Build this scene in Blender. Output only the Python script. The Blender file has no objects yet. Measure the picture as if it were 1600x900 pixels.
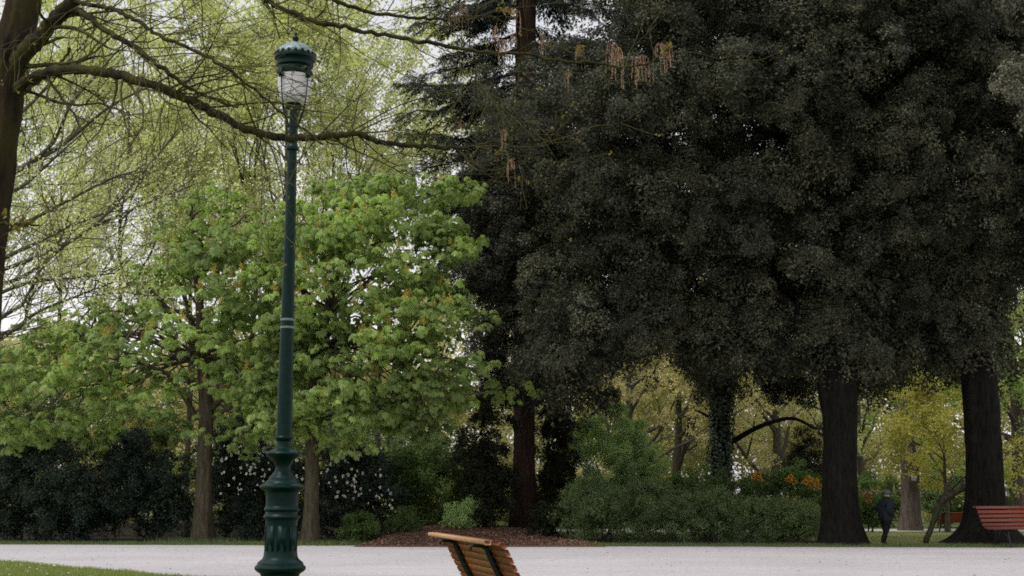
import bpy, math
import numpy as np
from mathutils import Vector

# ------------------------------------------------------------------ camera, sky, sun, exposure
sc = bpy.context.scene
COL = sc.collection
EYE = 1.45
LENS = 50.0
F = 1600 * LENS / 36.0                       # focal length in photo pixels
TH = math.atan((772 - 450) / F)              # camera tilts up, horizon near the picture's foot
cam = bpy.data.cameras.new('camera')
cam.lens = LENS; cam.sensor_width = 36; cam.clip_end = 2000
camo = bpy.data.objects.new('camera', cam); COL.objects.link(camo)
camo.location = (0, 0, EYE); camo.rotation_euler = (math.pi / 2 + TH, 0, 0)
sc.camera = camo

SUN_EL, SUN_AZ = math.radians(62), math.radians(-125)    # azimuth measured from +Y towards +X
world = bpy.data.worlds.new('World'); sc.world = world; world.use_nodes = True
wn = world.node_tree; wn.nodes.clear()
sky = wn.nodes.new('ShaderNodeTexSky'); sky.sky_type = 'NISHITA'; sky.sun_disc = False
sky.sun_elevation = SUN_EL; sky.sun_rotation = SUN_AZ
sky.air_density = 3.0; sky.dust_density = 1.0; sky.ozone_density = 1.0
hsv = wn.nodes.new('ShaderNodeHueSaturation'); hsv.inputs['Saturation'].default_value = 0.06
bgn = wn.nodes.new('ShaderNodeBackground'); bgn.inputs['Strength'].default_value = 0.15
wo = wn.nodes.new('ShaderNodeOutputWorld')
tint = wn.nodes.new('ShaderNodeMix'); tint.data_type = 'RGBA'; tint.blend_type = 'MULTIPLY'; tint.inputs[0].default_value = 1.0; tint.inputs[7].default_value = (.985, .98, 1.04, 1)   # thin even cloud, a little cool
wn.links.new(sky.outputs[0], hsv.inputs['Color']); wn.links.new(hsv.outputs[0], tint.inputs[6]); wn.links.new(tint.outputs[2], bgn.inputs['Color'])
wn.links.new(bgn.outputs[0], wo.inputs['Surface'])

sun = bpy.data.lights.new('sun', 'SUN'); sun.energy = 1.5; sun.angle = math.radians(12); sun.color = (1, .97, .93)
suno = bpy.data.objects.new('sun', sun); COL.objects.link(suno)
sd = Vector((math.sin(SUN_AZ) * math.cos(SUN_EL), math.cos(SUN_AZ) * math.cos(SUN_EL), math.sin(SUN_EL)))
suno.rotation_euler = sd.to_track_quat('Z', 'Y').to_euler()
suno.location = (0, -10, 40)

sc.view_settings.view_transform = 'Standard'; sc.view_settings.look = 'None'
sc.view_settings.exposure = 0.18; sc.view_settings.gamma = 1.0; sc.view_settings.use_curve_mapping = False
sc.render.engine = 'CYCLES'
sc.cycles.max_bounces = 4; sc.cycles.diffuse_bounces = 2; sc.cycles.glossy_bounces = 1
sc.cycles.transmission_bounces = 3; sc.cycles.transparent_max_bounces = 4
sc.cycles.use_denoising = False
sc.cycles.pixel_filter_type = 'BLACKMAN_HARRIS'; sc.cycles.filter_width = 1.75
sc.cycles.sample_clamp_indirect = 4.0

# ------------------------------------------------------------------ helpers
CT, ST = math.cos(TH), math.sin(TH)
def W(px, py, Y):
    """point at depth Y (metres from the camera along the ground) seen at photo pixel px, py"""
    a = (px - 800) / F; b = (450 - py) / F
    d = np.array([a, CT - ST * b, ST + CT * b])
    return np.array([0, 0, EYE]) + d * (Y / d[1])
def Wm(pts): return np.array([W(*p) for p in pts])
def gx(px, Y): return W(px, 772, Y)[0]
def unit(v): return v / np.maximum(np.linalg.norm(v, axis=-1, keepdims=True), 1e-9)
def offs(o):
    v = np.zeros(3)
    while o is not None: v += np.array(o.location); o = o.parent
    return v

def thing(name, label, cat, loc, group=None):
    o = bpy.data.objects.new(name, None); COL.objects.link(o); o.empty_display_size = .2
    o.location = [float(c) for c in loc]; o['label'] = label; o['category'] = cat
    if group: o['group'] = group
    return o
def tag(o, label=None, cat=None, group=None, kind=None):
    if label: o['label'] = label
    if cat: o['category'] = cat
    if group: o['group'] = group
    if kind: o['kind'] = kind
    return o
def np_mesh(name, V, Fc, mat, smooth=False):
    """V (n,3); Fc int array (m,k) with one k, or list of such arrays"""
    me = bpy.data.meshes.new(name)
    V = np.asarray(V, dtype=np.float32)
    Fs = Fc if isinstance(Fc, list) else [Fc]
    Fs = [np.asarray(f, dtype=np.int32) for f in Fs if len(f)]
    me.vertices.add(len(V)); me.vertices.foreach_set('co', V.ravel())
    nl = sum(f.size for f in Fs); npoly = sum(len(f) for f in Fs)
    me.loops.add(nl); me.loops.foreach_set('vertex_index', np.concatenate([f.ravel() for f in Fs]))
    me.polygons.add(npoly)
    tot = np.concatenate([np.full(len(f), f.shape[1], np.int32) for f in Fs])
    st = np.concatenate([[0], np.cumsum(tot)[:-1]]).astype(np.int32)
    me.polygons.foreach_set('loop_start', st)
    if smooth: me.polygons.foreach_set('use_smooth', np.ones(npoly, bool))
    me.update(calc_edges=True)
    if mat:
        for m in (mat if isinstance(mat, (list, tuple)) else [mat]): me.materials.append(m)
    return me
def obj(name, V, Fc, mat, parent=None, smooth=False, kind=None):
    V = np.asarray(V, float)
    if parent is not None: V = V - offs(parent)
    o = bpy.data.objects.new(name, np_mesh(name, V, Fc, mat, smooth)); COL.objects.link(o)
    if parent is not None: o.parent = parent
    if kind: o['kind'] = kind
    return o
def inst(name, me, loc, parent, rz=0, s=1.0, rx=0, ry=0):
    o = bpy.data.objects.new(name, me); COL.objects.link(o); o.parent = parent
    o.location = [float(c) for c in (np.asarray(loc) - offs(parent))]
    o.rotation_euler = (rx, ry, rz); o.scale = (s, s, s) if np.isscalar(s) else s
    return o
class MB:
    def __init__(s): s.V = []; s.F = {}; s.n = 0
    def add(s, V, Fc):
        V = np.asarray(V, float)
        for f in (Fc if isinstance(Fc, list) else [Fc]):
            f = np.asarray(f, int)
            if f.size: s.F.setdefault(f.shape[1], []).append(f + s.n)
        s.V.append(V); s.n += len(V); return s
    def box(s, c, sx, sy, sz, ax=None):
        """box centred at c, full sizes, optional 3x3 axes (rows)"""
        k = np.array([[x, y, z] for x in (-.5, .5) for y in (-.5, .5) for z in (-.5, .5)]) * [sx, sy, sz]
        if ax is not None: k = k @ np.asarray(ax)
        return s.add(k + c, np.array([[0, 1, 3, 2], [4, 6, 7, 5], [0, 4, 5, 1], [2, 3, 7, 6], [0, 2, 6, 4], [1, 5, 7, 3]]))
    def faces(s): return [np.concatenate(v) for v in s.F.values()]
    def build(s, name, mat, parent=None, smooth=False, kind=None):
        return obj(name, np.concatenate(s.V), s.faces(), mat, parent, smooth, kind)
    def mesh(s, name, mat, smooth=False): return np_mesh(name, np.concatenate(s.V), s.faces(), mat, smooth)
def catmull(P, per=5):
    P = np.asarray(P, float)
    if len(P) < 3: return np.linspace(P[0], P[-1], per + 1)
    Q = np.vstack([2 * P[0] - P[1], P, 2 * P[-1] - P[-2]])
    t = np.linspace(0, 1, per, endpoint=False)[:, None]; out = []
    for i in range(1, len(Q) - 2):
        a, b, c, d = Q[i - 1:i + 3]
        out.append(.5 * ((2 * b) + (c - a) * t + (2 * a - 5 * b + 4 * c - d) * t ** 2 + (3 * b - a - 3 * c + d) * t ** 3))
    return np.vstack(out + [P[-1:]])
def tube(P, R, sides=6, cap=False):
    P = np.asarray(P, float); R = np.asarray(R, float); n = len(P)
    T = unit(np.gradient(P, axis=0))
    ref = np.array([0, 0, 1.0]) if abs(T[0][2]) < .9 else np.array([1.0, 0, 0])
    A = np.zeros((n, 3)); a = unit(np.cross(T[0], ref))
    for i in range(n):
        a = a - T[i] * np.dot(a, T[i]); a = a / max(np.linalg.norm(a), 1e-9); A[i] = a
    B = np.cross(T, A)
    th = np.linspace(0, 2 * np.pi, sides, endpoint=False)
    V = P[:, None] + R[:, None, None] * (np.cos(th)[None, :, None] * A[:, None] + np.sin(th)[None, :, None] * B[:, None])
    V = V.reshape(-1, 3)
    i = np.arange(n - 1)[:, None] * sides; j = np.arange(sides)[None]; k = (j + 1) % sides
    Fc = np.stack([i + j, i + k, i + k + sides, i + j + sides], -1).reshape(-1, 4)
    if cap: return V, [Fc, np.arange(sides)[::-1][None], (np.arange(sides) + (n - 1) * sides)[None]]
    return V, Fc
def lathe(prof, c, sides=32, cap=True):
    prof = np.asarray(prof, float); th = np.linspace(0, 2 * np.pi, sides, endpoint=False); n = len(prof)
    V = np.stack([prof[:, 0:1] * np.cos(th), prof[:, 0:1] * np.sin(th), np.repeat(prof[:, 1:2], sides, 1)], -1).reshape(-1, 3) + c
    i = np.arange(n - 1)[:, None] * sides; j = np.arange(sides)[None]; k = (j + 1) % sides
    Fc = np.stack([i + j, i + k, i + k + sides, i + j + sides], -1).reshape(-1, 4)
    if cap: return V, [Fc, np.arange(sides)[::-1][None], (np.arange(sides) + (n - 1) * sides)[None]]
    return V, Fc
def rdir(rng, n): return unit(rng.normal(size=(n, 3)))

# ---- leaves
def leaf_quads(P, A, N, L, Wd, fold=.18):
    """one four-point leaf blade per point: base P, axis A, normal N"""
    A = unit(A); B = unit(np.cross(A, N)); Nn = np.cross(B, A)
    L = L[:, None]; Wd = Wd[:, None]
    m = P + A * L * .45
    V = np.stack([P, m + B * Wd * .5 + Nn * Wd * fold, P + A * L, m - B * Wd * .5 + Nn * Wd * fold], 1).reshape(-1, 3)
    return V, np.arange(len(P) * 4).reshape(-1, 4)
def clump_leaves(rng, C, R, n_sub, n_leaf, L, asp=.5, up=.6, flat=.8, sig=.22, shell=(.55, 1.0), droop=.2, dw=.9, nz=.5):
    """lobes (C,R) carry sub-clumps on their shell, sub-clumps carry leaves"""
    m = len(C)
    d = rdir(rng, m * n_sub); Cr = np.repeat(C, n_sub, 0); Rr = np.repeat(R, n_sub)
    q = Cr + d * (Rr * rng.uniform(*shell, m * n_sub))[:, None] * [1, 1, flat]
    d = np.repeat(d, n_leaf, 0); Rq = np.repeat(Rr, n_leaf); n = len(d)
    P = np.repeat(q, n_leaf, 0) + rng.normal(size=(n, 3)) * (Rq * sig)[:, None] * [1, 1, .8]
    N = unit(dw * d + np.array([0, 0, up]) + nz * rng.normal(size=(n, 3)))
    A = unit(np.cross(N, rdir(rng, n)) + np.array([0, 0, -droop]))
    Ls = rng.uniform(L[0], L[1], n)
    return leaf_quads(P, A, N, Ls, Ls * asp * rng.uniform(.8, 1.2, n))
def palmate_whorls(rng, T, outdir, n_leaf=5, n_let=6, L=(.14, .24)):
    """at every twig tip T a drooping whorl of hand-shaped leaves"""
    n = len(T) * n_leaf
    a = (np.arange(n) % n_leaf) * (2 * np.pi / n_leaf) + np.repeat(rng.uniform(0, 6.28, len(T)), n_leaf) + rng.normal(0, .25, n)
    rad = np.stack([np.cos(a), np.sin(a), rng.uniform(-.35, .35, n)], -1)
    rad = unit(rad + .35 * np.repeat(outdir, n_leaf, 0))
    c = np.repeat(T, n_leaf, 0) + rad * rng.uniform(.06, .17, n)[:, None]
    nrm = unit(np.array([0, 0, .8]) + .7 * rad + .25 * rng.normal(size=(n, 3)))
    s = unit(np.cross(nrm, rad)); f = np.cross(s, nrm)
    ang = np.linspace(-1.9, 1.9, n_let)
    P = np.repeat(c, n_let, 0); ff = np.repeat(f, n_let, 0); ss = np.repeat(s, n_let, 0); nn = np.repeat(nrm, n_let, 0)
    al = np.tile(ang, n)[:, None]
    A = ff * np.cos(al) + ss * np.sin(al) + np.array([0, 0, -1.0]) * rng.uniform(.45, 1.5, (n, 1)).repeat(n_let, 0)
    Ls = np.repeat(rng.uniform(L[0], L[1], n), n_let) * np.tile(1 - .28 * np.abs(ang) / 1.9, n)
    return leaf_quads(P, A, nn, Ls, Ls * .40, .12)
def in_poly(x, y, poly):
    x = np.asarray(x); y = np.asarray(y); c = np.zeros(x.shape, bool); n = len(poly)
    for i in range(n):
        x1, y1 = poly[i]; x2, y2 = poly[i - 1]
        cond = ((y1 > y) != (y2 > y)) & (x < (x2 - x1) * (y - y1) / ((y2 - y1) + 1e-9) + x1)
        c ^= cond
    return c
def edge_dist(x, y, poly):
    d = np.full(x.shape, 1e9); n = len(poly)
    for i in range(n):
        a = np.array(poly[i - 1], float); b = np.array(poly[i], float); ab = b - a
        t = np.clip(((x - a[0]) * ab[0] + (y - a[1]) * ab[1]) / (ab @ ab), 0, 1)
        d = np.minimum(d, np.hypot(x - a[0] - t * ab[0], y - a[1] - t * ab[1]))
    return d
def poly_lobes(rng, poly, Y, depth, n, inset=0, front=.65, full=150, gap=0, under=None):
    """points filling a crown: silhouette outline at the tree's distance, round in depth"""
    P = np.array(poly, float); lo, hi = P.min(0), P.max(0); X = []; 
    while len(X) < n:
        x = rng.uniform(lo[0], hi[0], n * 4); y = rng.uniform(lo[1], hi[1], n * 4)
        ok = in_poly(x, y, poly); x, y = x[ok], y[ok]; e = edge_dist(x, y, poly)
        ok = e >= inset; X += list(zip(x[ok], y[ok], e[ok]))
    if gap:                                       # keep lobes apart so that the crown shows mounds and hollows
        keep = []
        for q in X:
            if all((q[0] - k[0]) ** 2 + (q[1] - k[1]) ** 2 > gap * gap for k in keep): keep.append(q)
            if len(keep) == n: break
        X = keep + X[:max(0, n - len(keep))]
    out = []
    for x, y, e in X[:n]:
        k = math.sqrt(max(0, 1 - (1 - min(1, e / full)) ** 2))
        u = rng.random()
        off = -depth * k * rng.uniform(.25, 1.0) if u < front else depth * k * rng.uniform(-.6, .9)
        if under and off < 0: off *= float(np.interp(y, under, [1.0, .05]))     # the crown is undercut: low boughs stay near the stem
        q = W(x, y, Y); q = q + np.array([0, off, 0]); q[0] *= (Y + off * .5) / Y   # lean a little with depth, not glued to the view ray
        out.append(q)
    return np.array(out)

# ---- sprays of leaves set out by geometry nodes: a crown is one object, its points carry turned copies of a small spray
SRC = {}
def leaf_spray(mat, n=60, r=.22, L=(.045, .085), asp=.5, up=.8, nz=.55, dome=.55, droop=.25, var=3):
    """three variants of a small domed spray of leaves, local z points outwards"""
    key = (mat, n, r, L, asp, up)
    if key not in SRC:
        SRC[key] = []
        for k in range(var):
            g = np.random.default_rng(900 + k); q = g.normal(size=(n, 3)); q = unit(q) * (g.random((n, 1)) ** .5) * r; q[:, 2] = q[:, 2] * .6 + dome * r * (1 - (q[:, 0] ** 2 + q[:, 1] ** 2) / r ** 2)
            rad = unit(q * [1, 1, .4] + 1e-6); N = unit(np.array([0, 0, up]) + .5 * rad + nz * g.normal(size=(n, 3))); A = unit(np.cross(N, rdir(g, n)) + .5 * rad + [0, 0, -droop])
            Ls = g.uniform(L[0], L[1], n); me = np_mesh('leaf_spray', *leaf_quads(q, A, N, Ls, Ls * asp * g.uniform(.8, 1.2, n)), M[mat]); SRC[key].append(bpy.data.objects.new('leaf_spray', me))
    return SRC[key]
def frame_euler(X, Z):
    Z = unit(Z); Y = unit(np.cross(Z, X)); X = np.cross(Y, Z)
    return np.stack([np.arctan2(Y[:, 2], Z[:, 2]), np.arcsin(np.clip(-X[:, 2], -1, 1)), np.arctan2(X[:, 1], X[:, 0])], -1)
TREES = {}
def spray_tree(srcs):
    k = tuple(o.name for o in srcs)
    if k in TREES: return TREES[k]
    nt = bpy.data.node_groups.new('sprays_on_points', 'GeometryNodeTree'); nt.is_modifier = True
    nt.interface.new_socket('Geometry', in_out='INPUT', socket_type='NodeSocketGeometry'); nt.interface.new_socket('Geometry', in_out='OUTPUT', socket_type='NodeSocketGeometry')
    gi = nt.nodes.new('NodeGroupInput'); go = nt.nodes.new('NodeGroupOutput'); jn = nt.nodes.new('GeometryNodeJoinGeometry'); ip = nt.nodes.new('GeometryNodeInstanceOnPoints')
    for o in srcs:
        ob = nt.nodes.new('GeometryNodeObjectInfo'); ob.inputs['Object'].default_value = o; ob.inputs['As Instance'].default_value = True; nt.links.new(ob.outputs['Geometry'], jn.inputs[0])
    def attr(n, t):
        a = nt.nodes.new('GeometryNodeInputNamedAttribute'); a.data_type = t; a.inputs['Name'].default_value = n; return a.outputs['Attribute']
    e = nt.nodes.new('FunctionNodeEulerToRotation'); nt.links.new(attr('turn', 'FLOAT_VECTOR'), e.inputs[0])
    nt.links.new(gi.outputs[0], ip.inputs['Points']); nt.links.new(jn.outputs[0], ip.inputs['Instance']); ip.inputs['Pick Instance'].default_value = True
    nt.links.new(attr('pick', 'INT'), ip.inputs['Instance Index']); nt.links.new(e.outputs[0], ip.inputs['Rotation']); nt.links.new(attr('size', 'FLOAT'), ip.inputs['Scale'])
    nt.links.new(ip.outputs[0], go.inputs[0]); TREES[k] = nt; return nt
def cloud(name, P, X, Z, S_, srcs, parent, seed=0):
    """one foliage object: sprays srcs at points P, local x along X, local z along Z, scale S_"""
    P = np.asarray(P, float); n = len(P); V = P - (offs(parent) if parent is not None else 0)
    me = bpy.data.meshes.new(name); me.vertices.add(n); me.vertices.foreach_set('co', V.astype(np.float32).ravel())
    a = me.attributes.new('turn', 'FLOAT_VECTOR', 'POINT'); a.data.foreach_set('vector', frame_euler(X, Z).astype(np.float32).ravel())
    a = me.attributes.new('size', 'FLOAT', 'POINT'); a.data.foreach_set('value', np.asarray(S_, np.float32))
    a = me.attributes.new('pick', 'INT', 'POINT'); a.data.foreach_set('value', np.random.default_rng(seed).integers(0, len(srcs), n).astype(np.int32))
    me.materials.append(srcs[0].data.materials[0])
    o = bpy.data.objects.new(name, me); COL.objects.link(o); o['kind'] = 'stuff'
    if parent is not None: o.parent = parent
    o.modifiers.new('sprays', 'NODES').node_group = spray_tree(srcs); return o
def lobe_points(rng, C, R, n_sub, flat=.85, shell=(.8, 1.04), up=.45):
    m = len(C) * n_sub; d = rdir(rng, m); Rr = np.repeat(R, n_sub)
    P = np.repeat(C, n_sub, 0) + d * (Rr * rng.uniform(*shell, m))[:, None] * [1, 1, flat]
    Z = unit(d + np.array([0, 0, up]) + .25 * rng.normal(size=(m, 3))); return P, rdir(rng, m), Z

def lump_points(rng, C, R, n_lump, n_spray, rl=.34, flat=.85, up=.45, shell=(.6, 1.08)):
    """lobes carry uneven lumps, lumps carry sprays: mounds with hollows between them"""
    m = len(C) * n_lump; d = rdir(rng, m); d[:, 2] = np.where(d[:, 2] < -.5, -d[:, 2] * .6, d[:, 2]); d = unit(d); Rr = np.repeat(R, n_lump)
    Q = np.repeat(C, n_lump, 0) + d * (Rr * rng.uniform(*shell, m))[:, None] * [1, 1, flat]; r = Rr * rl * rng.uniform(.55, 1.35, m)
    k = m * n_spray; e = unit(rdir(rng, k) + .75 * np.repeat(d, n_spray, 0) + [0, 0, .25]); q = np.repeat(r, n_spray)
    P = np.repeat(Q, n_spray, 0) + e * (q * rng.uniform(.45, 1.1, k))[:, None] * [1, 1, .8]
    return P, rdir(rng, k), unit(e + .35 * np.repeat(d, n_spray, 0) + np.array([0, 0, up]) + .22 * rng.normal(size=(k, 3)))

# ---- wood
def grow(rng, p, d, L, r, lvl, out, tips, up=.08, spread=.6, nch=3, segs=5, wig=.16, shrink=.62, rmin=.004):
    pts = [p]; dd = d
    for i in range(segs):
        dd = unit(dd + rng.normal(0, wig, 3) + np.array([0, 0, up])); pts.append(pts[-1] + dd * L / segs)
    pts = np.array(pts); R = np.linspace(r, max(r * .45, rmin * .6), segs + 1); out.append((pts, R, lvl))
    if lvl == 0:
        tips.append((pts, unit(pts[-1] - pts[-2]))); return
    k = nch + int(rng.integers(0, 2))
    for j in range(k):
        t = rng.uniform(.3, 1.0) if j else 1.0
        i = min(segs - 1, int(t * segs)); base = pts[i] + (pts[i + 1] - pts[i]) * (t * segs - i if i < segs else 0)
        td = unit(pts[i + 1] - pts[i]); s = unit(np.cross(td, rdir(rng, 1)[0]))
        ang = rng.uniform(.35, 1.0) * spread * (0.5 if j == 0 else 1.25)
        grow(rng, base, unit(td * math.cos(ang) + s * math.sin(ang)), L * shrink * rng.uniform(.75, 1.2), max(np.interp(t, [0, 1], [R[0], R[-1]]) * .68, rmin),
             lvl - 1, out, tips, up, spread, nch, max(3, segs - 1), wig, shrink, rmin)
def twig_mesh(out, sides=lambda l: 4 if l < 2 else 6):
    mb = MB()
    for pts, R, l in out: mb.add(*tube(pts, R, sides(l)))
    return mb
def trunk_mesh(path, radii, sides=30, flare=0, fh=.7, lobes=5, phase=0, rough=.05, seed=0, per=7):
    P = catmull(path, per); n = len(P)
    R = np.interp(np.linspace(0, 1, n), np.linspace(0, 1, len(radii)), radii)
    th = np.linspace(0, 2 * np.pi, sides, endpoint=False); z = P[:, 2] - P[0, 2]
    rng = np.random.default_rng(seed)
    rr = np.ones((n, sides))
    for k in range(7):
        f = rng.integers(2, 13); rr += rough * .4 * np.sin(f * th[None] + rng.uniform(0, 6) + z[:, None] * rng.uniform(-1.2, 1.2))
    rr += rng.normal(0, rough * .25, (n, sides))
    fl = flare * np.exp(-z / fh)[:, None]
    rr += fl * (.55 + .65 * np.maximum(0, np.sin(lobes * th / 1.0 + phase + .5 * np.sin(2 * th + seed)))[None])
    V = np.stack([P[:, 0:1] + R[:, None] * rr * np.cos(th), P[:, 1:2] + R[:, None] * rr * np.sin(th), np.repeat(P[:, 2:3], sides, 1)], -1).reshape(-1, 3)
    i = np.arange(n - 1)[:, None] * sides; j = np.arange(sides)[None]; k = (j + 1) % sides
    return V, np.stack([i + j, i + k, i + k + sides, i + j + sides], -1).reshape(-1, 4)
def limb(p0, p1, r0, r1, rng, sag=.1, n=6, wig=.05, sides=8):
    p0 = np.asarray(p0, float); p1 = np.asarray(p1, float); L = np.linalg.norm(p1 - p0)
    t = np.linspace(0, 1, n)[:, None]
    P = p0 + (p1 - p0) * t + np.array([0, 0, 1]) * (sag * L * np.sin(np.pi * t)) + rng.normal(0, wig * L / 3, (n, 3)) * np.sin(np.pi * t)
    P = catmull(P, 3)
    return tube(P, np.linspace(r0, r1, len(P)), sides)

# ------------------------------------------------------------------ materials
def nmat(name):
    m = bpy.data.materials.new(name); m.use_nodes = True; nt = m.node_tree; nt.nodes.clear()
    o = nt.nodes.new('ShaderNodeOutputMaterial'); return m, nt, o
def N_(nt, t, **kw):
    n = nt.nodes.new(t)
    for k, v in kw.items(): setattr(n, k, v)
    return n
def ramp(nt, fac, stops):
    r = N_(nt, 'ShaderNodeValToRGB'); el = r.color_ramp.elements
    while len(el) < len(stops): el.new(.5)
    for e, (p, c) in zip(el, stops): e.position = p; e.color = (*c, 1) if len(c) == 3 else c
    nt.links.new(fac, r.inputs[0]); return r
def noise(nt, scale, detail=4, rough=.55, vec=None, coord='Object'):
    tc = N_(nt, 'ShaderNodeTexCoord'); n = N_(nt, 'ShaderNodeTexNoise')
    n.inputs['Scale'].default_value = scale; n.inputs['Detail'].default_value = detail; n.inputs['Roughness'].default_value = rough
    if vec is not None:
        mp = N_(nt, 'ShaderNodeMapping'); mp.inputs['Scale'].default_value = vec
        nt.links.new(tc.outputs[coord], mp.inputs[0]); nt.links.new(mp.outputs[0], n.inputs['Vector'])
    else: nt.links.new(tc.outputs[coord], n.inputs['Vector'])
    return n
def mixc(nt, fac, a, b, mode='MIX'):
    m = N_(nt, 'ShaderNodeMix', data_type='RGBA', blend_type=mode)
    if isinstance(fac, (int, float)): m.inputs[0].default_value = fac
    else: nt.links.new(fac, m.inputs[0])
    for s, v in ((m.inputs[6], a), (m.inputs[7], b)):
        if isinstance(v, (tuple, list)): s.default_value = (*v, 1)
        else: nt.links.new(v, s)
    return m.outputs[2]
def leaf_mat(name, cols, trans=.3, rough=.5, spec=.3, tcol=1.5, vary=.26):
    m, nt, o = nmat(name)
    g = N_(nt, 'ShaderNodeNewGeometry')
    k = len(cols)
    r = ramp(nt, g.outputs['Random Per Island'], [(i / max(1, k - 1), c) for i, c in enumerate(cols)])
    oi = N_(nt, 'ShaderNodeObjectInfo'); nz = N_(nt, 'ShaderNodeTexNoise'); nz.inputs['Scale'].default_value = .55; nz.inputs['Detail'].default_value = 2
    nt.links.new(oi.outputs['Location'], nz.inputs['Vector'])
    v = ramp(nt, nz.outputs[0], [(.34, (1 - vary, 1 - vary * .93, 1 - vary * .85)), (.66, (1 + vary, 1 + vary * .93, 1 + vary * .7))]); v2 = ramp(nt, oi.outputs['Random'], [(0, (.8, .82, .84)), (1, (1.2, 1.18, 1.12))])
    col = mixc(nt, 1.0, mixc(nt, 1.0, r.outputs[0], v.outputs[0], 'MULTIPLY'), v2.outputs[0], 'MULTIPLY')
    p = N_(nt, 'ShaderNodeBsdfPrincipled'); p.inputs['Roughness'].default_value = rough
    p.inputs['Specular IOR Level'].default_value = spec
    nt.links.new(col, p.inputs['Base Color'])
    if trans > 0:
        t = N_(nt, 'ShaderNodeBsdfTranslucent')
        tc = mixc(nt, 1.0, col, (tcol, tcol * 1.05, tcol * .6), 'MULTIPLY'); nt.links.new(tc, t.inputs[0])
        mx = N_(nt, 'ShaderNodeMixShader'); mx.inputs[0].default_value = trans
        nt.links.new(p.outputs[0], mx.inputs[1]); nt.links.new(t.outputs[0], mx.inputs[2]); nt.links.new(mx.outputs[0], o.inputs[0])
    else: nt.links.new(p.outputs[0], o.inputs[0])
    return m
def bark_mat(name, dark, light, moss=None, mossamt=.5, scale=7, bump=.6, rough=.9):
    m, nt, o = nmat(name)
    n1 = noise(nt, scale, 6, .65, (1.6, 1.6, .28)); n2 = noise(nt, scale * .35, 3)
    c = ramp(nt, n1.outputs[0], [(.35, dark), (.68, light)]).outputs[0]
    if moss:
        f = ramp(nt, n2.outputs[0], [(.62 - mossamt * .4, (0, 0, 0)), (.8 - mossamt * .3, (1, 1, 1))])
        c = mixc(nt, f.outputs[0], c, moss)
    p = N_(nt, 'ShaderNodeBsdfPrincipled'); p.inputs['Roughness'].default_value = rough; p.inputs['Specular IOR Level'].default_value = .15
    nt.links.new(c, p.inputs['Base Color'])
    b = N_(nt, 'ShaderNodeBump'); b.inputs['Strength'].default_value = bump; b.inputs['Distance'].default_value = .04
    nt.links.new(n1.outputs[0], b.inputs['Height']); nt.links.new(b.outputs[0], p.inputs['Normal'])
    nt.links.new(p.outputs[0], o.inputs[0]); return m
def plain(name, c1, c2=None, rough=.6, spec=.4, scale=12, bump=0, metal=0, vec=None, coat=0):
    m, nt, o = nmat(name); n = noise(nt, scale, 5, .6, vec)
    p = N_(nt, 'ShaderNodeBsdfPrincipled'); p.inputs['Roughness'].default_value = rough
    p.inputs['Specular IOR Level'].default_value = spec; p.inputs['Metallic'].default_value = metal; p.inputs['Coat Weight'].default_value = coat
    r = ramp(nt, n.outputs[0], [(.3, c1), (.7, c2 or c1)]); nt.links.new(r.outputs[0], p.inputs['Base Color'])
    if bump:
        b = N_(nt, 'ShaderNodeBump'); b.inputs['Strength'].default_value = bump; b.inputs['Distance'].default_value = .01
        nt.links.new(n.outputs[0], b.inputs['Height']); nt.links.new(b.outputs[0], p.inputs['Normal'])
    nt.links.new(p.outputs[0], o.inputs[0]); return m

M = {}
M['chestnut'] = leaf_mat('chestnut_leaf', [(.165, .245, .08), (.24, .335, .11), (.335, .42, .16), (.325, .37, .12)], .48, .5, .22, 1.6)
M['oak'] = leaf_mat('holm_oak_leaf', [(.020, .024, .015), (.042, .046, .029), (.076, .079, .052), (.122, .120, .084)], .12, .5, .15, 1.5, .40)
M['oak_pale'] = leaf_mat('grey_evergreen_leaf', [(.10, .10, .07), (.15, .145, .105), (.20, .19, .145)], .15, .5, .25)
M['pale'] = leaf_mat('young_pale_leaf', [(.36, .40, .20), (.48, .52, .28), (.60, .62, .39), (.46, .43, .29)], .5, .6, .2)
M['pale2'] = leaf_mat('young_yellow_leaf', [(.36, .33, .16), (.47, .42, .22), (.56, .49, .29), (.42, .35, .24)], .5, .6, .2)
M['yellow'] = leaf_mat('bright_yellow_leaf', [(.34, .33, .10), (.44, .41, .12), (.50, .46, .15)], .4, .55, .25)
M['bright'] = leaf_mat('bright_green_leaf', [(.17, .26, .07), (.24, .34, .10), (.31, .39, .13)], .4, .55, .25)
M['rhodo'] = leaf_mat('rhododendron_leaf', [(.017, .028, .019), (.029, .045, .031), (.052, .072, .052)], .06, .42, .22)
M['shrub'] = leaf_mat('shrub_leaf', [(.065, .11, .034), (.105, .165, .05), (.17, .225, .07)], .28, .5, .2)
M['hedge'] = leaf_mat('hedge_leaf', [(.075, .115, .045), (.125, .18, .07), (.20, .25, .115)], .22, .5, .2)
M['bamboo'] = leaf_mat('fresh_shrub_leaf', [(.26, .36, .16), (.36, .47, .23), (.47, .56, .33)], .5, .5, .2)
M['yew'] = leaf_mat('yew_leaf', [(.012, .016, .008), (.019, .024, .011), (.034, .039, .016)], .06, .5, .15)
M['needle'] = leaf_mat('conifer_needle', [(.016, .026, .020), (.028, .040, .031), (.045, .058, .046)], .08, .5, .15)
M['ivy'] = leaf_mat('ivy_leaf', [(.018, .034, .018), (.03, .05, .026), (.05, .075, .045)], .1, .4, .45)
M['wood_leaf'] = leaf_mat('far_wood_leaf', [(.38, .37, .20), (.48, .45, .25), (.54, .49, .31)], .4, .6, .15)
M['orange_leaf'] = leaf_mat('orange_petal', [(.50, .19, .02), (.60, .27, .035), (.58, .34, .06)], .3, .5, .2)
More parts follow.
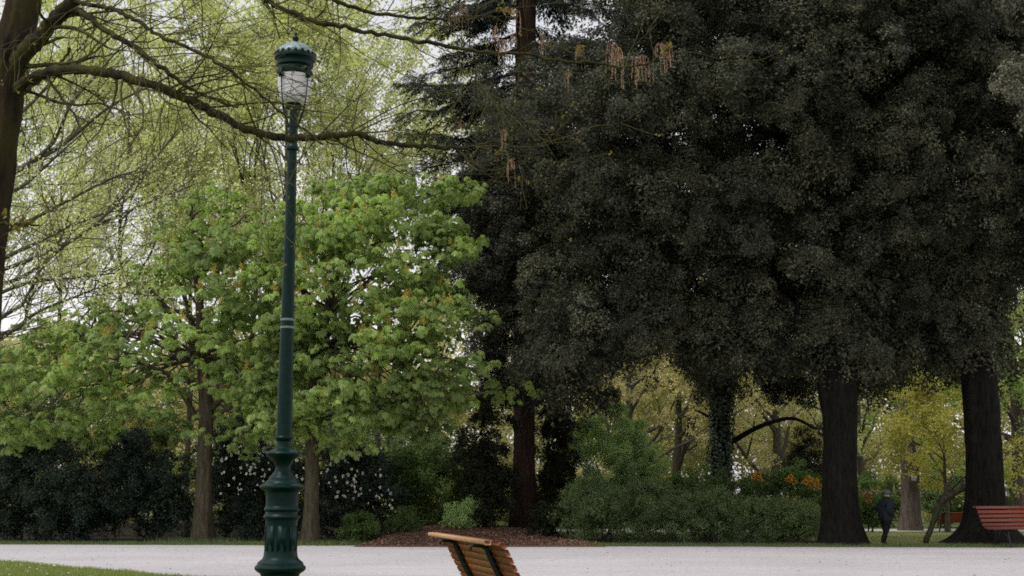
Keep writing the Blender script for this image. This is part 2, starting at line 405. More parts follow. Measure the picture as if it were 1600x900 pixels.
M['pink_leaf'] = leaf_mat('pink_petal', [(.5, .16, .12), (.6, .26, .2), (.45, .12, .05)], .3, .5, .2)
M['white_petal'] = leaf_mat('white_petal', [(0.688, 0.675, 0.650), (0.825, 0.812, 0.800), (0.850, 0.850, 0.850)], .3, .5, .2)
M['spike'] = leaf_mat('flower_spike_bud', [(.30, .24, .05), (.40, .31, .07), (.44, .38, .10)], .3, .6, .2)
M['tassel'] = leaf_mat('flower_tassel', [(.38, .23, .17), (.48, .31, .24), (.55, .38, .30)], .35, .7, .15)
M['bud'] = leaf_mat('opening_bud', [(.20, .16, .04), (.26, .17, .04), (.20, .20, .06)], .3, .6, .2)
M['rust_leaf'] = leaf_mat('dead_rust_leaf', [(.16, .06, .02), (.2, .08, .025)], .15, .6, .2)
M['bark_moss'] = bark_mat('mossy_bark', (.008, .006, .004), (.055, .037, .022), (.045, .038, .010), .5, 9, .9)
M['branch_moss'] = bark_mat('mossy_branch_bark', (.010, .008, .006), (.050, .043, .030), (.062, .056, .014), .55, 22, .7)
M['twig_moss'] = bark_mat('mossy_twig_bark', (.02, .017, .010), (.09, .075, .04), (.11, .10, .03), .6, 22, .5)
M['bark_chest'] = bark_mat('chestnut_bark', (.035, .028, .018), (.12, .10, .065), (.06, .062, .03), .3, 8, .7)
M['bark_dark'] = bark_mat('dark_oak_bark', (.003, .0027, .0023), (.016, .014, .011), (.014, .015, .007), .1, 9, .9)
M['bark_red'] = bark_mat('redwood_bark', (.016, .010, .007), (.060, .033, .022), None, 0, 9, .9)
M['bark_grey'] = bark_mat('grey_twig_bark', (.05, .042, .032), (.13, .115, .09), (.10, .10, .05), .3, 12, .5)
M['bark_far'] = bark_mat('far_brown_bark', (.055, .043, .035), (.16, .13, .105), None, 0, 6, .8)
M['iron'] = plain('dark_green_cast_iron', (.0015, .012, .010), (.0035, .023, .019), .4, .15, 20, .15)
M['iron_light'] = plain('sky_sheen_green_iron', (.10, .17, .17), (.24, .31, .32), .4, .5, 14, .1)  # pale tone paints the sky's reflection into the lantern dome's colour
M['black_iron'] = plain('black_bench_iron', (.006, .008, .008), (.014, .017, .016), .5, .4, 30, .2)
M['ring'] = plain('worn_ring_paint', (.10, .13, .13), (.2, .24, .24), .5, .4, 30)
M['grassblade'] = leaf_mat('grass_blade', [(.14, .185, .045), (.20, .255, .07), (.26, .30, .10), (.32, .33, .15)], .3, .6, .2)
M['grass_edge'] = leaf_mat('edge_grass_blade', [(.09, .125, .05), (.13, .17, .07), (.18, .215, .105)], .25, .6, .2)
M['grass_far'] = leaf_mat('far_lawn_blade', [(.27, .28, .13), (.34, .35, .17), (.40, .39, .21)], .3, .6, .2)
M['coat'] = plain('dark_jacket_cloth', (.010, .014, .017), (.020, .026, .030), .85, .2, 30, .3)
M['trouser'] = plain('dark_trouser_cloth', (.006, .007, .008), (.013, .014, .016), .9, .2, 30, .3)
M['skin'] = plain('skin', (.32, .17, .12), (.38, .21, .15), .5, .3, 20)
M['cap'] = plain('blue_grey_cap_cloth', (.06, .08, .10), (.11, .135, .16), .85, .2, 25, .2)
M['shoe'] = plain('black_shoe', (.006, .006, .006), (.012, .012, .012), .5, .3, 20)
M['tagw'] = plain('white_tag', (.6, .6, .58), (.7, .7, .68), .5, .3, 20)

def wood_mat(name, cols, endc):
    m, nt, o = nmat(name); oi = N_(nt, 'ShaderNodeObjectInfo')
    n = noise(nt, 14, 6, .65, (.9, 9, 9)); r = ramp(nt, n.outputs[0], [(.3, cols[0]), (.6, cols[1]), (.8, cols[2])])
    v = ramp(nt, oi.outputs['Random'], [(0, (.75, .75, .75)), (1, (1.2, 1.15, 1.1))])
    c = mixc(nt, 1.0, r.outputs[0], v.outputs[0], 'MULTIPLY')
    g = N_(nt, 'ShaderNodeNewGeometry'); tc = N_(nt, 'ShaderNodeTexCoord')
    sp = N_(nt, 'ShaderNodeSeparateXYZ'); nt.links.new(tc.outputs['Normal'], sp.inputs[0])
    ab = N_(nt, 'ShaderNodeMath', operation='ABSOLUTE'); nt.links.new(sp.outputs[0], ab.inputs[0])
    gt = N_(nt, 'ShaderNodeMath', operation='GREATER_THAN'); gt.inputs[1].default_value = .8; nt.links.new(ab.outputs[0], gt.inputs[0])
    c = mixc(nt, gt.outputs[0], c, endc)          # sawn end grain keeps its red stain
    p = N_(nt, 'ShaderNodeBsdfPrincipled'); p.inputs['Roughness'].default_value = .42; p.inputs['Specular IOR Level'].default_value = .3
    nt.links.new(c, p.inputs['Base Color']); nt.links.new(p.outputs[0], o.inputs[0])
    b = N_(nt, 'ShaderNodeBump'); b.inputs['Strength'].default_value = .25; b.inputs['Distance'].default_value = .004
    nt.links.new(n.outputs[0], b.inputs['Height']); nt.links.new(b.outputs[0], p.inputs['Normal']); return m
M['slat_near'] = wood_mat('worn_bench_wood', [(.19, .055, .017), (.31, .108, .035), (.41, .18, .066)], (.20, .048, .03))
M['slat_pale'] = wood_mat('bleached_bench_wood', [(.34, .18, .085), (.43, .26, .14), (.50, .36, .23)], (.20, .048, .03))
M['slat_red'] = wood_mat('red_stained_wood', [(.13, .024, .011), (.20, .042, .018), (.28, .075, .035)], (.2, .06, .04))
M['slat_far'] = wood_mat('orange_stained_wood', [(.20, .045, .02), (.27, .07, .03), (.32, .10, .05)], (.3, .09, .05))

# ground materials
def ground_mat():
    m, nt, o = nmat('lawn_soil'); n = noise(nt, .35, 5); n2 = noise(nt, 9, 5)
    c = ramp(nt, n.outputs[0], [(.3, (.08, .105, .035)), (.55, (.12, .15, .05)), (.8, (.17, .18, .08))]).outputs[0]
    d = ramp(nt, n2.outputs[0], [(.3, (.65, .65, .65)), (.7, (1.25, 1.25, 1.25))]).outputs[0]
    c = mixc(nt, 1, c, d, 'MULTIPLY'); p = N_(nt, 'ShaderNodeBsdfPrincipled'); p.inputs['Roughness'].default_value = .95
    p.inputs['Specular IOR Level'].default_value = .1
    nt.links.new(c, p.inputs['Base Color']); nt.links.new(p.outputs[0], o.inputs[0]); return m
def gravel_mat():
    m, nt, o = nmat('pale_gravel'); n = noise(nt, .25, 4); n2 = noise(nt, 60, 3, .7); n3 = noise(nt, 7, 4, .7)
    c = ramp(nt, n.outputs[0], [(.3, (.475, .446, .448)), (.7, (.55, .52, .52))]).outputs[0]
    d = ramp(nt, n2.outputs[0], [(.3, (.62, .62, .62)), (.5, (1, 1, 1)), (.7, (1.22, 1.22, 1.22))]).outputs[0]
    e = ramp(nt, n3.outputs[0], [(.3, (.84, .84, .84)), (.7, (1.08, 1.08, 1.08))]).outputs[0]
    n4 = noise(nt, .8, 4, .6, (.18, 1.5, 1)); g4 = ramp(nt, n4.outputs[0], [(.35, (.95, .95, .953)), (.6, (1.02, 1.02, 1.02))]).outputs[0]      # wheel and foot worn streaks
    c = mixc(nt, 1, mixc(nt, 1, mixc(nt, 1, c, d, 'MULTIPLY'), e, 'MULTIPLY'), g4, 'MULTIPLY')
    p = N_(nt, 'ShaderNodeBsdfPrincipled'); p.inputs['Roughness'].default_value = .9; p.inputs['Specular IOR Level'].default_value = .15
    b = N_(nt, 'ShaderNodeBump'); b.inputs['Strength'].default_value = .5; b.inputs['Distance'].default_value = .02
    nt.links.new(n2.outputs[0], b.inputs['Height']); nt.links.new(b.outputs[0], p.inputs['Normal'])
    nt.links.new(c, p.inputs['Base Color']); nt.links.new(p.outputs[0], o.inputs[0]); return m
M['ground'] = ground_mat(); M['gravel'] = gravel_mat()
M['mulch'] = plain('red_brown_mulch', (.085, .045, .032), (.19, .11, .08), .95, .1, 16, .8)
M['chip'] = leaf_mat('bark_chip', [(.08, .04, .028), (.15, .082, .06), (.25, .15, .115), (.34, .23, .18)], 0, .9, .1)
M['soil'] = plain('dark_bed_soil', (.012, .010, .007), (.03, .025, .017), .95, .1, 8, .6)
def glass_mat():
    m, nt, o = nmat('frosted_lamp_glass')
    p = N_(nt, 'ShaderNodeBsdfPrincipled'); p.inputs['Base Color'].default_value = (.9, .88, .9, 1); p.inputs['Roughness'].default_value = .35
    t = N_(nt, 'ShaderNodeBsdfTranslucent'); t.inputs[0].default_value = (.93, .91, .93, 1)
    mx = N_(nt, 'ShaderNodeMixShader'); mx.inputs[0].default_value = .4
    nt.links.new(p.outputs[0], mx.inputs[1]); nt.links.new(t.outputs[0], mx.inputs[2]); nt.links.new(mx.outputs[0], o.inputs[0]); return m
M['glass'] = glass_mat()

# ------------------------------------------------------------------ the ground, the paths, the beds
def sheet(name, pts, z, mat, kind='structure'):
    V = [(x, y, z) for x, y in pts]
    return tag(obj(name, V, np.arange(len(V))[None], mat), kind=kind)
sheet('ground', [(-600, -200), (600, -200), (600, 1200), (-600, 1200)], 0, M['ground'])
FAR = lambda X: 40.6 - .085 * X + .12 * math.sin(X * 1.3) * .5 + .05 * math.sin(X * 4.1)          # far rim of the path
NEAR = lambda X: 19.5 - 1.08 * X + .10 * math.sin(X * 2.3) + .06 * math.sin(X * 5.9)               # rim of the near lawn
def FARv(X): return 40.6 - .085 * X + .06 * np.sin(X * 1.3) + .05 * np.sin(X * 4.1)
def NEARv(X): return 19.5 - 1.08 * X + .10 * np.sin(X * 2.3) + .06 * np.sin(X * 5.9)
xs = np.linspace(-60, 60, 601)
far = np.stack([xs, FARv(xs)], -1)
near = np.stack([xs, np.minimum(NEARv(np.clip(xs, -14, 40)) - np.where(xs < -14, .1 * (xs + 14), 0), FARv(xs) - 1.2)], -1)
V = np.concatenate([np.c_[near, np.full(len(xs), .004)], np.c_[far, np.full(len(xs), .004)]])
i = np.arange(len(xs) - 1); n = len(xs)
tag(obj('gravel_path', V, np.stack([i, i + 1, i + 1 + n, i + n], -1), M['gravel']), kind='structure')
far_path = [(-10, 56.0), (60, 56.6), (60, 60.5), (-10, 60.0)]
sheet('far_path', far_path, .004, M['gravel'])
# dark planting bed under the shrubs on the left
bx = np.linspace(-40, 9.4, 60)
bed = [(x, FARv(x) + (.75 if x < -3 else 1.6)) for x in bx] + [(9.4, 50), (0, 56), (-4, 74), (-40, 74)]
sheet('planting_bed', bed, .006, M['soil'])
# raised mulch bed in front of the conifer
rng = np.random.default_rng(5)
gxx, gyy = np.meshgrid(np.linspace(-4.4, 2.6, 60), np.linspace(39.9, 49, 50), indexing='ij')
def mulch_h(x, y):
    h = .42 * np.exp(-((x + 1.3) / 2.3) ** 2 - ((y - 45.5) / 3.0) ** 2) + .10 * np.exp(-((x + 3) / 1.2) ** 2 - ((y - 43) / 1.5) ** 2)
    e = np.clip(np.minimum.reduce([(x + 4.4), (2.6 - x), (y - 40.5)]) / .7, 0, 1)
    return (h + .09) * e + .009
gzz = mulch_h(gxx, gyy) + rng.normal(0, .012, gxx.shape) * (mulch_h(gxx, gyy) > .03)
a, b = gxx.shape; idx = np.arange(a * b).reshape(a, b)
tag(obj('mulch_bed', np.stack([gxx, gyy, gzz], -1).reshape(-1, 3), np.stack([idx[:-1, :-1], idx[1:, :-1], idx[1:, 1:], idx[:-1, 1:]], -1).reshape(-1, 4), M['mulch'], smooth=True), kind='structure')
x = rng.uniform(-4.2, 2.4, 9000); y = 40.6 + 6.4 * rng.random(9000) ** 1.5
P = np.stack([x, y, mulch_h(x, y) + .012], -1)
Vc, Fc = leaf_quads(P, unit(rng.normal(size=(9000, 3)) * [1, 1, .35]), unit(rng.normal(0, .5, (9000, 3)) + [0, 0, 1]), rng.uniform(.04, .12, 9000), rng.uniform(.02, .05, 9000), .1)
tag(obj('mulch_chips', Vc, Fc, M['chip']), label='loose red brown bark chips covering the raised bed', cat='mulch', kind='stuff')

def blades(name, X, Y, Z, H, Wd, mat, rng, lean=.35):
    n = len(X); P = np.stack([X, Y, Z], -1); a = rng.uniform(0, 6.28, n); s = np.stack([np.cos(a), np.sin(a), 0 * a], -1)
    t = P + np.stack([rng.normal(0, lean, n) * H, rng.normal(0, lean, n) * H, H], -1)
    V = np.stack([P - s * Wd[:, None] / 2, P + s * Wd[:, None] / 2, t], 1).reshape(-1, 3)
    return obj(name, V, np.arange(n * 3).reshape(-1, 3), mat, kind='stuff')
rng = np.random.default_rng(7)
n = 60000; Y = 22 + 13 * rng.random(n); X = -(Y - 19.5) / 1.08 + (0.25 - 7.5 * rng.random(n) ** 1.2)
ok = (Y < NEARv(X) + rng.normal(0, .06, n)) & (X > -.38 * Y); X, Y = X[ok], Y[ok]
H = rng.uniform(.03, .075, len(X)); tag(blades('near_grass', X, Y, 0 * X, H, rng.uniform(.008, .016, len(X)), M['grassblade'], rng), label='short bright grass of the near lawn beside the pale path', cat='grass')
n = 45000; X = rng.uniform(-17, 16, n); Y = FARv(X) + np.abs(rng.normal(0, .42, n)) - .05
H = rng.uniform(.04, .10, n) * np.clip(.5 + (Y - FARv(X)) * 2, .5, 1.4); tag(blades('verge_grass', X, Y, 0 * X, H, rng.uniform(.012, .022, n), M['grass_edge'], rng), label='strip of darker grass along the far rim of the path', cat='grass')
n = 40000; Y = 40.5 + 16 * rng.random(n); X = 9.5 + 10.5 * rng.random(n) * Y / 50
ok = (Y > FARv(X) + .5) & (Y < 55.9); X, Y = X[ok], Y[ok]
tag(blades('far_lawn_grass', X, Y, 0 * X, rng.uniform(.02, .05, len(X)), rng.uniform(.012, .022, len(X)), M['grass_far'], rng), label='thin pale grass of the far lawn behind the dark trunks', cat='grass')
# dark taller tufts round the trunk feet
n = 5000; c = np.array([gx(318, 44)] * 2500 + [gx(485, 42)] * 2500); cy = np.array([43.2] * 2500 + [41.7] * 2500)
X = c + rng.normal(0, .7, n); Y = cy + rng.normal(0, .45, n)
tag(blades('tuft_grass', X, Y, 0 * X, rng.uniform(.06, .2, n), rng.uniform(.012, .02, n), M['grass_edge'], rng), label='longer grass tufts round the feet of the chestnut trunks', cat='grass')
# fallen leaves and daisies, too small to count
n = 300; X = rng.uniform(-13, 14, n); Y = rng.uniform(24, 39.5, n); ok = (Y > NEARv(X)); X, Y = X[ok], Y[ok]; n = len(X)
Vc, Fc = leaf_quads(np.stack([X, Y, 0 * X + .012], -1), unit(rng.normal(size=(n, 3)) * [1, 1, .1]), unit(rng.normal(0, .2, (n, 3)) + [0, 0, 1]), rng.uniform(.03, .07, n), rng.uniform(.02, .045, n), .2)
tag(obj('leaf_litter', Vc, Fc, M['chip']), label='sparse fallen leaf bits lying on the pale path', cat='litter', kind='stuff')
n = 130; X = -(rng.uniform(25, 31, n) - 19.5) / 1.08 - rng.uniform(.1, 4, n); Y = rng.uniform(25, 31, n); ok = Y < NEARv(X) - .2; X, Y = X[ok], Y[ok]; n = len(X)
Vc, Fc = leaf_quads(np.stack([X, Y, 0 * X + .06], -1), unit(rng.normal(size=(n, 3)) * [1, 1, .1]), unit(rng.normal(0, .3, (n, 3)) + [0, -.3, 1]), rng.uniform(.03, .05, n), rng.uniform(.025, .04, n), .1)
tag(obj('lawn_daisies', Vc, Fc, M['white_petal']), label='tiny white daisies dotted in the near lawn', cat='flowers', kind='stuff')

# ------------------------------------------------------------------ far woodland closing the view
rng = np.random.default_rng(11)
C = np.stack([rng.uniform(-42, 42, 700), rng.uniform(76, 90, 700), .3 + np.where(rng.random(700) < .62, 9.5, 13.5) * rng.random(700)], -1)
C[:, 2] = np.where(C[:, 0] < -6, np.minimum(C[:, 2], 9), C[:, 2])
P, X, Z = lobe_points(rng, C, rng.uniform(1.2, 2.3, len(C)), 26, shell=(.4, 1.0))
tag(cloud('woodland', P, X, Z, rng.uniform(.8, 1.5, len(P)), leaf_spray('wood_leaf', 34, .45, (.12, .22), .6), None), label='pale woodland far behind the park trees', cat='woodland')

# ------------------------------------------------------------------ trees
def wood_tips_leaves(rng, tips, per, L, asp, mat, name, parent, spread=.12):
    pts = np.concatenate([np.repeat(t[0][1:], per, 0) for t in tips]); n = len(pts)
    P = pts + rng.normal(0, spread, (n, 3)); Z = unit(rng.normal(0, .6, (n, 3)) + [0, 0, .8])
    return cloud(name, P, rdir(rng, n), Z, rng.uniform(.7, 1.3, n), leaf_spray(mat, 7, .13, L, asp, .6, .8, .3, .4), parent)
def slender_tree(px, Y, label, seed, H=15, r=.16, mat='pale', bark='bark_grey', per=4, L=(.07, .13), lvl=4, nch=3, spread=.62, up=.10, lean=(0, 0), group='slender pale trees behind', first=.3, name='slender_tree', shrink=.62, nb=9, spreadleaf=.14):
    rng = np.random.default_rng(seed); x = gx(px, Y); t = thing(name, label, 'tree', (x, Y, 0), group)
    path = np.array([[x + lean[0] * k + rng.normal(0, .06 * H / 15), Y + lean[1] * k + rng.normal(0, .08), k * H] for k in np.linspace(0, 1, 7)]); path[0] = (x, Y, -.05)
    obj('trunk', *trunk_mesh(path, [r, r * .85, r * .7, r * .5, r * .32, r * .15], 12, .35, .4, 4, seed, .05, seed, 4), M[bark], t, True)
    out, tips = [], []
    for k in range(nb):
        h = first + (1 - first) * (k + rng.uniform(0, .8)) / nb; h = min(.97, h); base = np.array([np.interp(h, np.linspace(0, 1, 7), path[:, q]) for q in range(3)])
        az = rng.uniform(0, 6.28); el = rng.uniform(.35, 1.0)
        grow(rng, base, np.array([math.cos(az) * math.cos(el), math.sin(az) * math.cos(el), math.sin(el)]), H * .30 * (1.15 - .75 * h) + .8, r * .5 * (1.1 - h * .7), lvl - 1, out, tips, up, spread, nch, 5, .14, shrink)
    twig_mesh(out, lambda l: 3 if l < 2 else 5).build('twigs', M[bark], t, kind='stuff')
    wood_tips_leaves(rng, tips, per, L, .6, mat, 'crown', t, spreadleaf)
    return t
pale_spots = [(-30, 60, 'at the far left edge, behind the mossy trunk'), (75, 66, 'second from the left edge, behind the bare fanned twigs'), (175, 62, 'behind the left shrubs, between mossy trunk and chestnut'), (290, 70, 'straight behind the left chestnut trunk'),
              (385, 64, 'close to the left side of the lamp lantern'), (430, 58, 'just behind the green lamp post'), (515, 62, 'just right of the lamp post, behind the chestnut crown'), (590, 66, 'nearest to the dark conifer, beside its hanging boughs')]
for k, (px, Y, w) in enumerate(pale_spots):
    slender_tree(px, Y, 'slender pale green young tree ' + w, 100 + k, H=[20, 19, 20, 21, 22, 22, 21, 18][k], per=[4, 4, 4, 3, 3, 3, 3, 2][k], lvl=4, nch=3, L=(.09, .18), spreadleaf=.22, nb=13, first=.14)

# chestnuts
def leafy_tree(name, label, cat, px, Y, poly, depth, trunk_pts, trunk_r, mat, bark, seed, n_lobe, R, group=None, n_limb=10, limb_r=.09, flare=.5, lobes=5, sides=30, fh=.6, rough=.05, phase=0, gap=0, front=.65, inset=.55, under=None):
    rng = np.random.default_rng(seed); base = W(px, 772, Y); base[2] = 0
    t = thing(name, label, cat, base, group)
    P = Wm([(p[0], p[1], Y + (p[2] if len(p) > 2 else 0)) for p in trunk_pts]); P = np.vstack([[P[0][0], P[0][1], -.05], P]) if P[0][2] > .15 else P
    P[0][2] = -.05
    obj('trunk', *trunk_mesh(P, trunk_r, sides, flare, fh, lobes, phase, rough, seed), M[bark], t, True)
    C = poly_lobes(rng, poly, Y, depth, n_lobe, inset=R * F / Y * inset, gap=gap, front=front, under=under)
    sel = rng.permutation(n_lobe)[:n_limb]
    for s in sel:
        c = C[s]; zt = max(P[min(5, len(P) - 2)][2], min(P[-1][2] - .2, c[2] - abs(c[0] - P[0][0]) * .45))
        b = np.array([np.interp(zt, P[:, 2], P[:, q]) for q in range(3)])
        obj('limb', *limb(b, c, limb_r * rng.uniform(.7, 1.2), limb_r * .25, rng, .06, sides=7), M[bark], t, True)
    return t, C, rng, P

polyA = [(-90, 520), (-90, 700), (-20, 690), (40, 715), (90, 670), (150, 690), (200, 655), (250, 680), (300, 655), (345, 725), (420, 700), (500, 620), (505, 420), (480, 330), (430, 290), (395, 320), (350, 280), (310, 300), (270, 330), (262, 400), (205, 420), (190, 480), (120, 470), (60, 530)]
tA, C, rng, P = leafy_tree('chestnut_tree', 'chestnut with grey brown trunk standing clear left of the lamp post', 'tree', 318, 43.5, polyA, 3.4,
    [(316, 846), (318, 780), (320, 700), (322, 640), (316, 560), (312, 480), (303, 400), (300, 330)], [.30, .24, .225, .22, .18, .13, .08, .04], 'chestnut', 'bark_chest', 21, 118, .75, 'horse chestnuts in young leaf', n_limb=0, flare=.45, gap=38, inset=.25)
spike_mb = MB(); rs = np.random.default_rng(3)
sp = np.stack([rs.normal(0, 1, 60), rs.normal(0, 1, 60), rs.uniform(0, .24, 60)], -1); sp[:, :2] *= (.042 * (1 - sp[:, 2:3] / .27))
spike_mb.add(*leaf_quads(sp, unit(np.c_[sp[:, :2] * 12, np.full(60, .5)]), rdir(rs, 60), rs.uniform(.03, .055, 60), rs.uniform(.02, .035, 60)))
spike_mb.add(*tube(np.array([[0, 0, -.08], [0, 0, .1], [0, 0, .24]]), np.array([.008, .007, .003]), 4))
SPIKE = spike_mb.mesh('flower_spike', M['spike'])
WHORL = []
for k in range(4):
    g = np.random.default_rng(70 + k); v, fq = palmate_whorls(g, np.zeros((1, 3)), np.zeros((1, 3)), 4 + k % 3, 7); WHORL.append(bpy.data.objects.new('leaf_whorl', np_mesh('leaf_whorl', v, fq, M['chestnut'])))
def chestnut_dress(t, C, rng, P, n_tip, n_spike, limbs, open_to=0):
    for pts, r0, r1 in limbs:
        q = catmull(Wm(pts), 4); obj('limb', *tube(q, np.linspace(r0, r1, len(q)), 8), M['bark_chest'], t, True)
    d = rdir(rng, n_tip); k = rng.integers(0, len(C), n_tip)
    T = C[k] + d * (.85 * rng.uniform(.3, 1.0, n_tip) ** .8)[:, None] * [1.25, 1.1, .6]
    if open_to:                                                # the crown is thin in front of the stem
        near = (np.abs(T[:, 0] - np.interp(T[:, 2], P[:, 2], P[:, 0])) < .75 + .3 * rng.normal(size=n_tip)) & (T[:, 1] < P[0][1] + .2) & (T[:, 2] < open_to) & (rng.random(n_tip) < .82)
        T, d, k = T[~near], d[~near], k[~near]; n_tip = len(T)
    cloud('crown', T, np.stack([np.cos(rng.uniform(0, 6.28, n_tip)), np.sin(rng.uniform(0, 6.28, n_tip)), 0 * d[:, 0]], -1), unit(d * .5 + [0, 0, 1] + .22 * rng.normal(size=(n_tip, 3))), rng.uniform(.65, 1.25, n_tip), WHORL, t)
    mb = MB()
    for j in range(0, len(C), 2):                              # limbs from the trunk to every lobe, twigs to the tips
        c = C[j]; zt = min(P[-1][2] - .3, max(P[4][2], c[2] - abs(c[0] - P[0][0]) * .35 - .3)); b = np.array([np.interp(zt, P[:, 2], P[:, q]) for q in range(3)])
        mb.add(*limb(b, c, .04, .010, rng, .10, wig=.14, sides=5))
    for j in range(0, n_tip, 4): mb.add(*tube(np.array([C[k[j]], (C[k[j]] + T[j]) / 2 + rng.normal(0, .05, 3), T[j]]), np.array([.012, .008, .004]), 3))
    mb.build('twigs', M['bark_chest'], t, kind='stuff')
    front = np.argsort(T[:, 1] + rng.normal(0, 1.0, n_tip))[:n_spike]
    for j in front: inst('flower_spike', SPIKE, T[j] + [0, 0, .06], t, rng.uniform(0, 6.28), rng.uniform(.8, 1.3), rng.normal(0, .15), rng.normal(0, .15))
Yc = 43.5
chestnut_dress(tA, C, rng, P, 2300, 55, [
    ([(308, 655, Yc), (285, 615, Yc - .5), (262, 588, Yc - 1)], .10, .05), ([(312, 560, Yc), (285, 510, Yc - .6), (232, 450, Yc - 1.2)], .11, .06),
    ([(330, 640, Yc), (375, 590, Yc - .6), (440, 545, Yc - 1.0), (500, 520, Yc - 1.4)], .10, .03), ([(328, 655, Yc), (380, 625, Yc - .4), (450, 600, Yc - .9)], .09, .03),
    ([(316, 570, Yc), (350, 500, Yc), (370, 440, Yc)], .10, .05), ([(312, 540, Yc), (290, 470, Yc + .3), (272, 400, Yc + .5)], .10, .05),
    ([(306, 600, Yc), (240, 575, Yc - .8), (180, 545, Yc - 1.4), (120, 540, Yc - 1.8)], .09, .025), ([(310, 500, Yc), (250, 480, Yc), (150, 490, Yc - .3)], .08, .025)], open_to=8.2)
polyB = [(380, 650), (430, 730), (500, 680), (560, 720), (610, 680), (640, 720), (690, 640), (730, 660), (830, 618), (780, 578), (715, 560), (730, 520), (775, 510), (720, 455), (755, 420), (715, 370), (742, 290), (715, 262), (660, 310), (625, 258), (570, 290), (530, 262), (470, 300), (400, 380)]
tB, C, rng, P = leafy_tree('chestnut_tree', 'chestnut with darker trunk right of the lamp post, boughs reaching the conifer', 'tree', 485, 41.8, polyB, 3.4,
    [(484, 852), (486, 790), (488, 700), (489, 630), (500, 540), (520, 450), (535, 380), (545, 320)], [.26, .205, .19, .18, .15, .11, .07, .03], 'chestnut', 'bark_chest', 22, 128, .75, 'horse chestnuts in young leaf', n_limb=0, flare=.35, gap=38, inset=.25)
Yc = 41.8
chestnut_dress(tB, C, rng, P, 2600, 65, [
    ([(488, 650, Yc), (540, 590, Yc - .8), (620, 560, Yc - 1.2), (700, 560, Yc - 1.4)], .10, .03), ([(490, 660, Yc), (560, 640, Yc - .8), (660, 625, Yc - 1.4), (770, 612, Yc - 1.6)], .09, .02),
    ([(492, 600, Yc), (560, 520, Yc - .8), (640, 450, Yc - 1), (690, 380, Yc - 1)], .09, .03), ([(505, 520, Yc), (470, 450, Yc - .5), (450, 390, Yc - .5)], .08, .03)])

# conifer with reddish trunk and layered drooping boughs
rng = np.random.default_rng(31); Yk = 46.5
t = thing('conifer_tree', 'tall conifer with straight reddish trunk and layered dark drooping boughs', 'tree', (gx(820, Yk), Yk, 0))
P = Wm([(818, 836, Yk), (819, 700, Yk), (820, 500, Yk), (820, 300, Yk), (821, 120, Yk), (822, 0, Yk), (822, -150, Yk), (822, -330, Yk)]); P[0][2] = 0
obj('trunk', *trunk_mesh(P, [.42, .34, .33, .33, .34, .33, .27, .1], 26, .3, .8, 6, 1, .06, 5), M['bark_red'], t, True)
Vs, Fs, nb = [], [], 0
bough_list = [(z, az, L) for z, az, L in zip(np.linspace(8.8, 21.5, 46), np.cumsum(np.full(46, 2.4)) + rng.normal(0, .3, 46), rng.uniform(2.2, 4.4, 46))]
bough_list += [(z, a, L) for z, a, L in [(15.2, 3.3, 4.3), (16.4, 3.0, 3.6), (17.5, 3.5, 4.0), (13.4, 3.1, 3.9), (12.2, 3.4, 3.4), (14.3, 3.7, 4.2), (11.0, 2.9, 3.2), (18.6, 3.2, 3.7)]]
cP, cX, cZ, cS = [], [], [], []; NEED = []
for k in range(3):                                              # flat feathery spray, one metre long, tip drooping
    g = np.random.default_rng(80 + k); m = 150; tl = g.random(m) ** .8; sd_ = g.choice([-1, 1], m); w = g.random(m) * .30 * (1.05 - tl)
    pp = np.stack([tl, sd_ * w, -.35 * tl ** 2 - .25 * w + g.normal(0, .025, m)], -1); A = unit(np.stack([.7 + 0 * tl, sd_ * .7, -.5 - .3 * tl], -1) + g.normal(0, .35, (m, 3)))
    v, fq = leaf_quads(pp, A, unit(g.normal(0, .4, (m, 3)) + [0, 0, 1]), g.uniform(.07, .15, m), g.uniform(.02, .04, m), .1); NEED.append(bpy.data.objects.new('needle_spray', np_mesh('needle_spray', v, fq, M['needle'])))
for z, az, L in bough_list:
    L = L * (1.0 if z < 18 else max(.3, 1 - (z - 18) / 8))
    if math.sin(az) < -.55 and z > 12: continue
    b = np.array([np.interp(z, P[:, 2], P[:, 0]), Yk, z]); u = np.array([math.cos(az), math.sin(az), 0])
    tt = np.linspace(0, 1, 8)[:, None]; pts = b + u * L * tt + np.array([0, 0, 1]) * (-rng.uniform(.10, .55) * L * tt ** 1.3 + rng.uniform(.05, .3) * L * tt ** 3) + rng.normal(0, .12, (8, 3)) * tt
    obj('bough', *tube(pts, np.linspace(.07, .012, 8), 5), M['bark_red'], t, True)
    q = catmull(pts, 6); q = q[6:]
    for j, c in enumerate(q):                                   # flat side sprays, hanging a little
        f = j / len(q)
        for s in (-1, 1):
            sl = 1.1 * (1.1 - .7 * f) * rng.uniform(.25, 1.35); side = unit(np.cross(u, [0, 0, 1]) * s + u * .7 + rng.normal(0, .12, 3))
            cP.append(c + side * sl * .1); cX.append(side + np.array([0, 0, -rng.uniform(.05, .6)])); cZ.append(unit(np.array([0, 0, 1]) + rng.normal(0, .25, 3))); cS.append(sl)
cloud('needles', np.array(cP), unit(np.array(cX)), np.array(cZ), np.array(cS), NEED, t)

